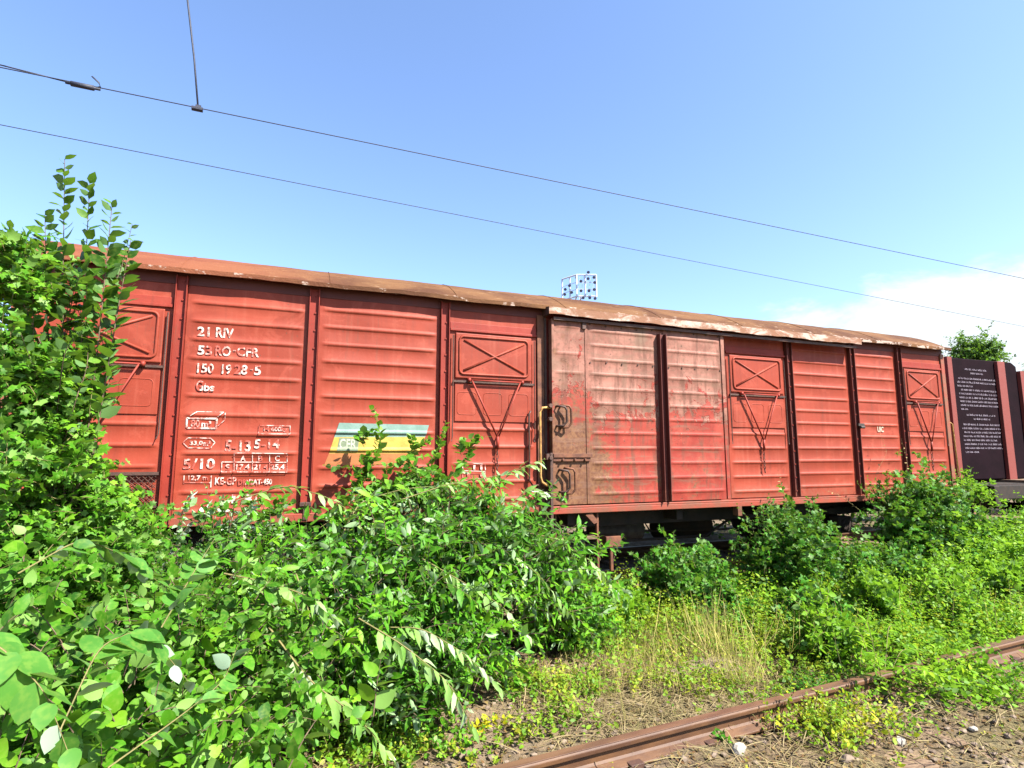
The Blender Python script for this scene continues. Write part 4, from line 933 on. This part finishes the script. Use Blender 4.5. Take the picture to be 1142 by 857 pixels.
# --- left rear fill between thicket and wagon
def b_rear(pl):
    ps = []
    for c, r, n in (((1.9, -.95, .66), (.9, .4, .60), 560), ((.6, -.8, .5), (.9, .35, .5), 280), ((2.9, -.9, .38), (.7, .35, .55), 260)):
        ps.append(mound(pl, c, r, n, 8, .075, T_OVAL, (.15, .35), .3, .35, .003, .4, rnd=.45))
    limbs_to(pl, (1.8, -.9, 0), np.concatenate(ps), 30, .01)
shrub('bramble_bush', 'tangled green bramble between the foreground thicket and the wagon sill', 'bush', (1.8, -.9), b_rear, L_WILLOW)

# --- hop covered mounds on the right
hopm = [('leafy green mound of climbers right of the wagon step', (6.85, -.60, .22), (.55, .42, .50), 420),
        ('dark green mound of climbers under the right part of the door sill', (8.35, -.70, .40), (.50, .45, .62), 560),
        ('highest ivy like mound climbing the right end of the wagon', (11.05, -.60, .58), (.85, .45, .76), 1200),
        ('low dark mound of climbers between the two higher ones', (9.4, -.95, .20), (.65, .45, .42), 400)]
for i, (lab, c, r, n) in enumerate(hopm):
    def bf(pl, c=c, r=r, n=n, i=i):
        p = mound(pl, c, r, n, 8, .080, T_LOBE, (.10, .34), .2, .30, .003, .5, rnd=.42); limbs_to(pl, (c[0], c[1], 0), p, 16, .008)
        if i in (1, 2):
            for k in range(16):
                x = c[0]+RNG.uniform(-r[0], r[0]); z = c[2]+r[2]*.85; s_ = np.array([x, c[1]+.1+RNG.uniform(-.1, .2), z-.15])
                arch(pl, [s_, s_+np.array([RNG.uniform(-.1, .1), .05, .15]), s_+np.array([RNG.uniform(-.2, .2), .08, RNG.uniform(.22, .38)])], 10, .06, T_LOBE, .003, 1., .1, .5, .4)
    shrub('climber_mound', lab, 'bush', (c[0], c[1]), bf, L_HOP, M_STEMG)
# little shoots reaching over the sill on the last bays
def b_tend(pl):
    for q in (br((985, 560, -.4), (975, 530, -.3), (990, 505, -.2), (982, 485, -.15)), br((1010, 545, -.3), (1012, 515, -.2), (1005, 490, -.15)), br((880, 570, -.5), (872, 545, -.4), (868, 525, -.3)), br((960, 570, -.3), (940, 555, -.3), (925, 548, -.3))):
        arch(pl, q, 9, .045, T_OVAL, .0025, 1, .1)
shrub('tendrils', 'thin reddish tendrils on the lower right wagon panels', 'creeper', (10.6, -.4), b_tend, L_DRY, M_STEMG)
# broad leaved clumps breaking up the weeds between the tracks
CL = [('broad leaved weed clump left of the tall dry grass', 5.75, -.75, .30, L_BANK), ('dark green weed clump behind the tall dry grass', 6.9, -1.1, .30, L_HOP), ('tall dark weed clump beside the reddish dock leaves', 7.55, -1.55, .28, L_HOP), ('bright weed clump leaning towards the near rail', 7.1, -2.2, .30, L_BANK),
      ('low yellowish green weed clump in front of the middle climber mound', 8.5, -1.6, .28, L_BANK), ('wide green weed clump behind the reappearing rail', 9.3, -1.9, .32, L_BANK), ('bright leafy clump at the right edge behind the rail', 10.6, -1.8, .30, L_BANK), ('green clump at the foot of the highest climber mound', 10.1, -1.3, .40, L_BANK)]
for i, (lab, x, y, rr_, lm_) in enumerate(CL):
    def bf(pl, x=x, y=y, rr_=rr_, i=i):
        p = mound(pl, (x, y, .08), (rr_*1.15, rr_*.9, rr_*.95), int(150+260*rr_), 8, .085 if i % 2 else .10, T_OVAL if i % 2 else T_LOBE, (.10, .32), .22, .4, .003, .3, rnd=.4); limbs_to(pl, (x, y, 0), p, 6, .005)
    shrub('weed_clump', lab, 'weed', (x, y), bf, lm_, M_STEMG)
# right bank
def b_bank(pl):
    ps = []
    for c, r, n in (((12.3, -.7, .15), (1.5, .8, .62), 900), ((14.6, -.5, .15), (1.9, .8, .62), 900), ((11.2, -1.2, -.05), (1.4, .8, .48), 620), ((17.5, -.4, .1), (2., .9, .7), 500), ((13.4, -1.7, -.1), (2.4, .8, .42), 620)):
        ps.append(mound(pl, c, r, n, 8, .085, T_OVAL, (.12, .34), .25, .35, 0, .5, rnd=.4))
    limbs_to(pl, (13, -1, 0), np.concatenate(ps), 20, .006)
shrub('nettle_bank', 'bank of bright green nettles below the coupling at the right edge', 'bush', (13., -1.), b_bank, L_BANK, M_STEMG)
def b_gap(pl):
    p = mound(pl, (13.5, .25, 1.15), (.45, .2, .28), 110, 7, .085, T_OVAL, (.1, .3), .2, .3, .003, .3); limbs_to(pl, (13.4, .2, 0), p, 8)
shrub('creeper', 'creeper growing over the buffers between the two wagons', 'creeper', (13.4, .2), b_gap, L_BANK, M_STEMG)

# --- mid distance weeds, yellow green
def field(n, xr, yr, hr, nl, size, T, dens=None, droop=.15, r=.0018, pl=None, lean=.25, **kw):
    x = RNG.uniform(*xr, n); y = RNG.uniform(*yr, n)
    if dens is not None:
        k = RNG.random(n) < dens(x, y); x, y = x[k], y[k]
    z = ground_z(x, y)-.01; s = np.stack([x, y, z], 1); d = unit(np.array([0, 0, 1.])+RNG.normal(0, lean, s.shape)); L = RNG.uniform(*hr, len(x))*(.45+1.1*nz2(x*1.9+3, y*2.3, 1.7)**1.5+.35*nz2(x*.7, y*.9+1, 1.1))
    pl.shoots(s, d, L, nl, size, T, droop, r, **kw); return s
def raildist(x, y): return y-(NA[1]+(x-NA[0])*(NB[1]-NA[1])/(NB[0]-NA[0]))
def nz2(x, y, s=1.): return .5+.25*np.sin(x*2.1*s+1.3*np.sin(y*1.7*s))+.25*np.sin(y*2.9*s+x*1.1*s+2)
def sm(x, a, b): t = np.clip((x-a)/(b-a), 0, 1); return t*t*(3-2*t)
def b_weed1(pl):
    dens = lambda x, y: sm(raildist(x, y)+.5*(nz2(x, y)-.5), .85, 1.35)*(.55+.45*nz2(x, y, 2))
    field(5200, (4.9, 9.5), (-2.4, .2), (.16, .45), 8, .055, T_OVAL, dens, pl=pl)
    d2 = lambda x, y: sm(raildist(x, y)+.5*(nz2(x, y)-.5)+(x-6.6)*.5, .3, .8)*(.6+.4*nz2(x, y, 2))*(raildist(x, y) > -.45+.65*sm(x, 8.0, 8.5))
    field(5200, (6.3, 13), (-3.2, -.6), (.16, .42), 8, .055, T_OVAL, d2, pl=pl)
def stuff(name, label, cat, builder, lm, sm_):
    root = None; pl = Plant(); builder(pl)
    P, D, N, Z, T = pl.L[0]; o = build_leaves(name, P, D, N, Z, T, lm, None, pl.L[1:]); tag(o, label, cat, kind='stuff')
    return o, pl
stuff('weeds', 'yellow green weeds covering the ground between the two tracks', 'weeds', b_weed1, L_WEED, None)
def b_weed2(pl):
    dens = lambda x, y: sm(raildist(x, y), .2, .6)*(1-sm(raildist(x, y), 1.2, 1.8))*np.clip(nz2(x, y, 2.3)*1.6-.42, 0, 1)
    field(5200, (2.6, 7.2), (-2.9, -.6), (.08, .26), 8, .048, T_OVAL, dens, pl=pl)
    dens2 = lambda x, y: np.clip(nz2(x, y, 3)*1.8-1.25, 0, 1)*(raildist(x, y) < -.1)
    field(2600, (4.2, 9.5), (-4.6, -2.6), (.03, .12), 6, .030, T_OVAL, dens2, pl=pl)
stuff('low_weeds', 'sparse small yellowish weeds on the bare ground beside the near rail', 'weeds', b_weed2, leafmat('lowweed_leaf', [(.10, .22, .02), (.20, .32, .03), (.40, .38, .06)], None, .35, tcol=(.5, .48, .05), patch=(1.6, .6)), None)
# green bank behind weeds on the right, dense ground cover
def b_cover(pl):
    dens = lambda x, y: sm(raildist(x, y)+(x-9)*.12, .9, 1.5)
    field(6200, (7.3, 15), (-2.3, 0), (.2, .55), 8, .072, T_OVAL, dens, pl=pl)
def b_cover2(pl):
    d2 = lambda x, y: sm(x+.9*(nz2(x, y)-.5), 6.9, 7.7)*(1-sm(x+.5*(nz2(x, y, 2)-.5), 9.3, 9.9)*sm(-raildist(x, y), -.25, .0))*(raildist(x, y) > -.42-.25*nz2(x, y, 2)+.62*sm(x, 8.0, 8.5))
    field(3600, (6.6, 12.5), (-3.3, -1.), (.14, .40), 9, .070, T_OVAL, d2, pl=pl, lean=.4)
stuff('ground_cover', 'lush green weeds spilling over the overgrown stretch of the near rail', 'weeds', b_cover2, L_BANK, None)
stuff('ground_cover', 'fresh green ground cover under the climber mounds on the right', 'weeds', b_cover, L_BANK, None)

# individual plants by the near rail
L_WYEL = leafmat('yellow_green_leaf', [(.12, .27, .02), (.25, .37, .03), (.52, .46, .05)], None, .35, tcol=(.6, .6, .03), patch=(3., .6))
def clump(name, label, u, v, n, hr, size, T, lm, spread=.12, nl=9, cat='weed', z=-.14, lean=.5, droop=.3):
    p = onz(u, v, z)
    def bf(pl):
        s = np.stack([p[0]+RNG.normal(0, spread, n), p[1]+RNG.normal(0, spread*.7, n), np.full(n, p[2]-.01)], 1)
        d = unit(np.array([0, 0, 1.])+RNG.normal(0, lean, s.shape)); pl.shoots(s, d, RNG.uniform(*hr, n), nl, size, T, droop, .002)
    return shrub(name, label, cat, (p[0], p[1]), bf, lm, M_STEMG)
clump('weed', 'bushy yellow weed spreading over the rail at its overgrown stretch', 925, 812, 200, (.10, .34), .045, T_OVAL, L_WYEL, .24)
clump('weed', 'feathery bright green weed hiding a short stretch of rail near its left end', 660, 852, 36, (.06, .17), .022, T_S, L_BANK, .04, 22)
clump('weed', 'dark leaved little weed against the rail side', 800, 822, 12, (.05, .12), .05, T_OVAL, L_HOP, .07, 6)
clump('weed', 'leafy green weed standing in front of the rail right of the white stone', 862, 800, 60, (.10, .30), .035, T_OVAL, L_WEED, .13)
clump('weed', 'small light green weed on the litter in front of the rail, lower centre', 1010, 812, 22, (.04, .12), .035, T_OVAL, L_BANK, .10, 6)
clump('weed', 'tiny bright green leaf tuft at the lower edge before the rail end', 608, 856, 6, (.05, .10), .05, T_OVAL, L_BRIGHT, .02, 5)
clump('weed', 'yellow flowering weed on the litter under the willow tips', 540, 812, 18, (.05, .14), .05, T_ROUND, L_YEL, .06, 5)
clump('weed', 'yellow leaved weed at the foot of the bush left of centre', 513, 768, 16, (.08, .18), .06, T_ROUND, L_YEL, .07, 5)
clump('weed', 'bright green undergrowth tuft at the bottom below the willow bush', 395, 830, 60, (.1, .28), .05, T_ROUND, L_BRIGHT, .20, 7)
clump('weed', 'green undergrowth spreading at the foot of the willow bush, right of the yellow weed', 570, 775, 60, (.10, .26), .05, T_OVAL, L_BRIGHT, .22, 7)
clump('weed', 'dense green undergrowth at the bottom edge under the drooping willow tips', 470, 835, 70, (.08, .24), .05, T_ROUND, L_BRIGHT, .22, 7)
clump('weed', 'green undergrowth tuft under the willow beside the yellow leaves', 450, 760, 70, (.12, .32), .05, T_ROUND, L_BRIGHT, .22, 7)
clump('weed', 'green creeping weed lying over the rail just right of the yellow weed', 965, 765, 90, (.10, .30), .055, T_OVAL, L_BANK, .20)
clump('weed', 'green weed clump hiding the rail where it enters the thicket of weeds', 905, 775, 70, (.10, .28), .05, T_OVAL, L_HOP, .13)
clump('weed', 'reddish brown dried dock beside the weeds', 905, 705, 30, (.15, .35), .06, T_WILL, L_DRY, .10)
def b_sumac(pl):
    p0 = onz(985, 770, -.12)
    for k, (dx, dy, dz) in enumerate(((.75, .1, .22), (.55, -.35, .15), (-.5, -.3, .30), (.3, .45, .4), (.85, .4, .35), (-.35, .2, .42), (.15, -.5, .22), (.6, .25, .10))):
        q = [p0, p0+np.array([dx*.4, dy*.4, dz*1.2]), p0+np.array([dx*.8, dy*.8, dz])]
        arch(pl, q, 22, .105, T_WILL, .004, 1.1, .05, 1.0, .15)
shrub('sumac_seedling', 'feathery compound leaved seedling beside the rail on the right', 'seedling', onz(985, 770, -.12)[:2], b_sumac, L_BANK, M_STEMG)
# dry grass
def b_dry(pl):
    p = onz(760, 715, -.1)
    def tuft(cx, cy, n, sp, hr):
        s = np.stack([cx+RNG.normal(0, sp, n), cy+RNG.normal(0, sp, n), np.full(n, -.12)], 1); d = unit(np.array([0, 0, 1.])+RNG.normal(0, .28, s.shape))
        L = RNG.uniform(*hr, n); side = unit(np.cross(d, RNG.normal(0, 1, d.shape)))
        pl.leaves((s, d, side, L), T_BLADE)
    for (u, v, n, sp, hr) in ((800, 740, 170, .20, (.25, .7)), (770, 725, 500, .30, (.15, .4)), (700, 755, 700, .32, (.1, .28)), (740, 740, 500, .3, (.1, .3)), (640, 775, 300, .3, (.08, .22)), (835, 765, 220, .12, (.15, .4)), (880, 720, 120, .4, (.3, .6)), (1040, 690, 90, .5, (.3, .6))):
        q = onz(u, v, -.12); tuft(q[0], q[1], n, sp, hr)
o, pl_ = stuff('dry_grass', 'straw coloured dry grass standing between the two tracks', 'grass', b_dry, leafmat('drygrass', [(.42, .36, .12), (.55, .47, .22), (.36, .38, .09)], None, .3, .7, .1, (.6, .55, .2)), None)
# straw and litter lying on the ground
def lay(n, xr, yr, Lr, dens, zoff=.012, tilt=.10):
    x = RNG.uniform(*xr, n); y = RNG.uniform(*yr, n); k = RNG.random(n) < dens(x, y); x, y = x[k], y[k]; n = len(x)
    a = RNG.uniform(0, 6.283, n); d = np.stack([np.cos(a), np.sin(a), RNG.normal(0, tilt, n)], 1); N = np.array([0, 0, 1.])+RNG.normal(0, .25, (n, 3))
    return np.stack([x, y, ground_z(x, y)+zoff*RNG.uniform(.3, 2.5, n)], 1), d, N, RNG.uniform(*Lr, n)
T_STR = (np.array([(0, .012, 0), (.5, .012, .05), (1, .006, 0), (1, -.006, 0), (.5, -.012, .05), (0, -.012, 0)], float), [(0, 5, 4, 1), (1, 4, 3, 2)])
def offrail(x, y): r_ = raildist(x, y); return (np.abs(r_) > .07) & (np.abs(r_+1.5) > .07)
def b_straw(pl):
    pl.leaves(lay(16000, (2.2, 9.5), (-4.7, -1.0), (.08, .30), lambda x, y: (.30+.70*(nz2(x, y, 1.3) > .45))*offrail(x, y)), T_STR)
    pl.leaves(lay(5000, (4.2, 8.), (-2.75, -1.6), (.06, .22), lambda x, y: offrail(x, y)*1., .02), T_STR)
o, _ = stuff('straw_litter', 'pale dry straw scattered over the soil beside the near rail', 'straw', b_straw, L_STRAW, None)
def b_litter(pl):
    pl.leaves(lay(26000, (1.5, 10.), (-4.7, -.4), (.02, .055), lambda x, y: .5*offrail(x, y)+0*x, .008, .3), T_S)
stuff('leaf_litter', 'brown dead leaf litter covering the soil', 'leaf litter', b_litter, L_BROWN, None)
# thin twiggy brambles on the ground
tw = MB()
for k in range(46):
    p = onz(RNG.uniform(860, 1130), RNG.uniform(765, 850), -.13); a = RNG.uniform(0, 6.28); L = RNG.uniform(.15, .5)
    c = math.cos(a)*L; s_ = math.sin(a)*L*.6; tw.tube([(p[0], p[1], -.13), (p[0]+c*.5, p[1]+s_*.5, -.13+RNG.uniform(.02, .10)), (p[0]+c, p[1]+s_, -.12)], .0035, 4)
o = tw.build('dry_twigs', L_STRAW, None); tag(o, 'thin dry bent twigs lying in front of the overgrown rail', 'twigs', kind='stuff')

# stones
def rock_mb(c, r, seed, n=1):
    import bmesh
    bm = bmesh.new(); bmesh.ops.create_icosphere(bm, subdivisions=2 if n == 1 else 1, radius=1); rg = np.random.default_rng(seed)
    ax = unit(rg.normal(0, 1, (5, 3))); cut = rg.uniform(.55, .9, 5); V = []
    for v in bm.verts:
        p = np.array(v.co); 
        for a_, c_ in zip(ax, cut):
            dd_ = p@a_
            if dd_ > c_: p = p-a_*(dd_-c_)
        V.append(p*np.array(r)+np.array(c)+rg.normal(0, .02*min(r), 3))
    F = [tuple(v.index for v in f.verts) for f in bm.faces]; bm.free(); return V, F
for nm, lab, u, v, r, mt in (('stone', 'pale rounded stone lying in front of the near rail', 825, 838, (.055, .045, .05), M_STONE), ('stone', 'flat white stone on the straw, far right', 1088, 775, (.055, .04, .02), M_STONE), ('stone', 'small square whitish stone chip at the lower right', 1085, 812, (.03, .03, .02), M_STONE),
                             ('stone', 'brownish stone at the bottom edge right of centre', 945, 848, (.05, .04, .03), M_STONE2), ('stone', 'angular pale stone behind the yellow weed', 1003, 822, (.05, .03, .04), M_STONE), ('stone', 'grey stone near the lower edge under the rail weed', 705, 850, (.04, .03, .025), M_STONE)):
    p = onz(u, v, -.13); gz = float(ground_z(p[0], p[1])); V, F = rock_mb((0, 0, r[2]*.5), r, int(u)); o = mesh_obj(nm, V, F, mt, None, loc=(p[0], p[1], gz)); tag(o, lab, 'stone')
V_, F_ = [], []
for k in range(2600):
    x = RNG.uniform(2.5, 10); y = RNG.uniform(-4.8, -1.3)
    if not offrail(x, y): continue
    r = RNG.uniform(.006, .034); V, F = rock_mb((x, y, float(ground_z(x, y))+r*.3), (r, r*RNG.uniform(.6, 1), r*.6), k, 0); b_ = len(V_); V_ += list(V); F_ += [tuple(i+b_ for i in f) for f in F]
o = mesh_obj('gravel', V_, F_, M_STONE2); tag(o, 'small gravel scattered on the soil around the near rail', 'gravel', kind='stuff')
cs = onz(785, 742, -.08)
V, F = rock_mb((0, 0, .0), (.42, .22, .07), 5); o = mesh_obj('concrete_slab', V, F, M_CONC, None, loc=(cs[0], cs[1], -.115)); tag(o, 'weathered concrete slab lying among the dry grass', 'concrete slab')
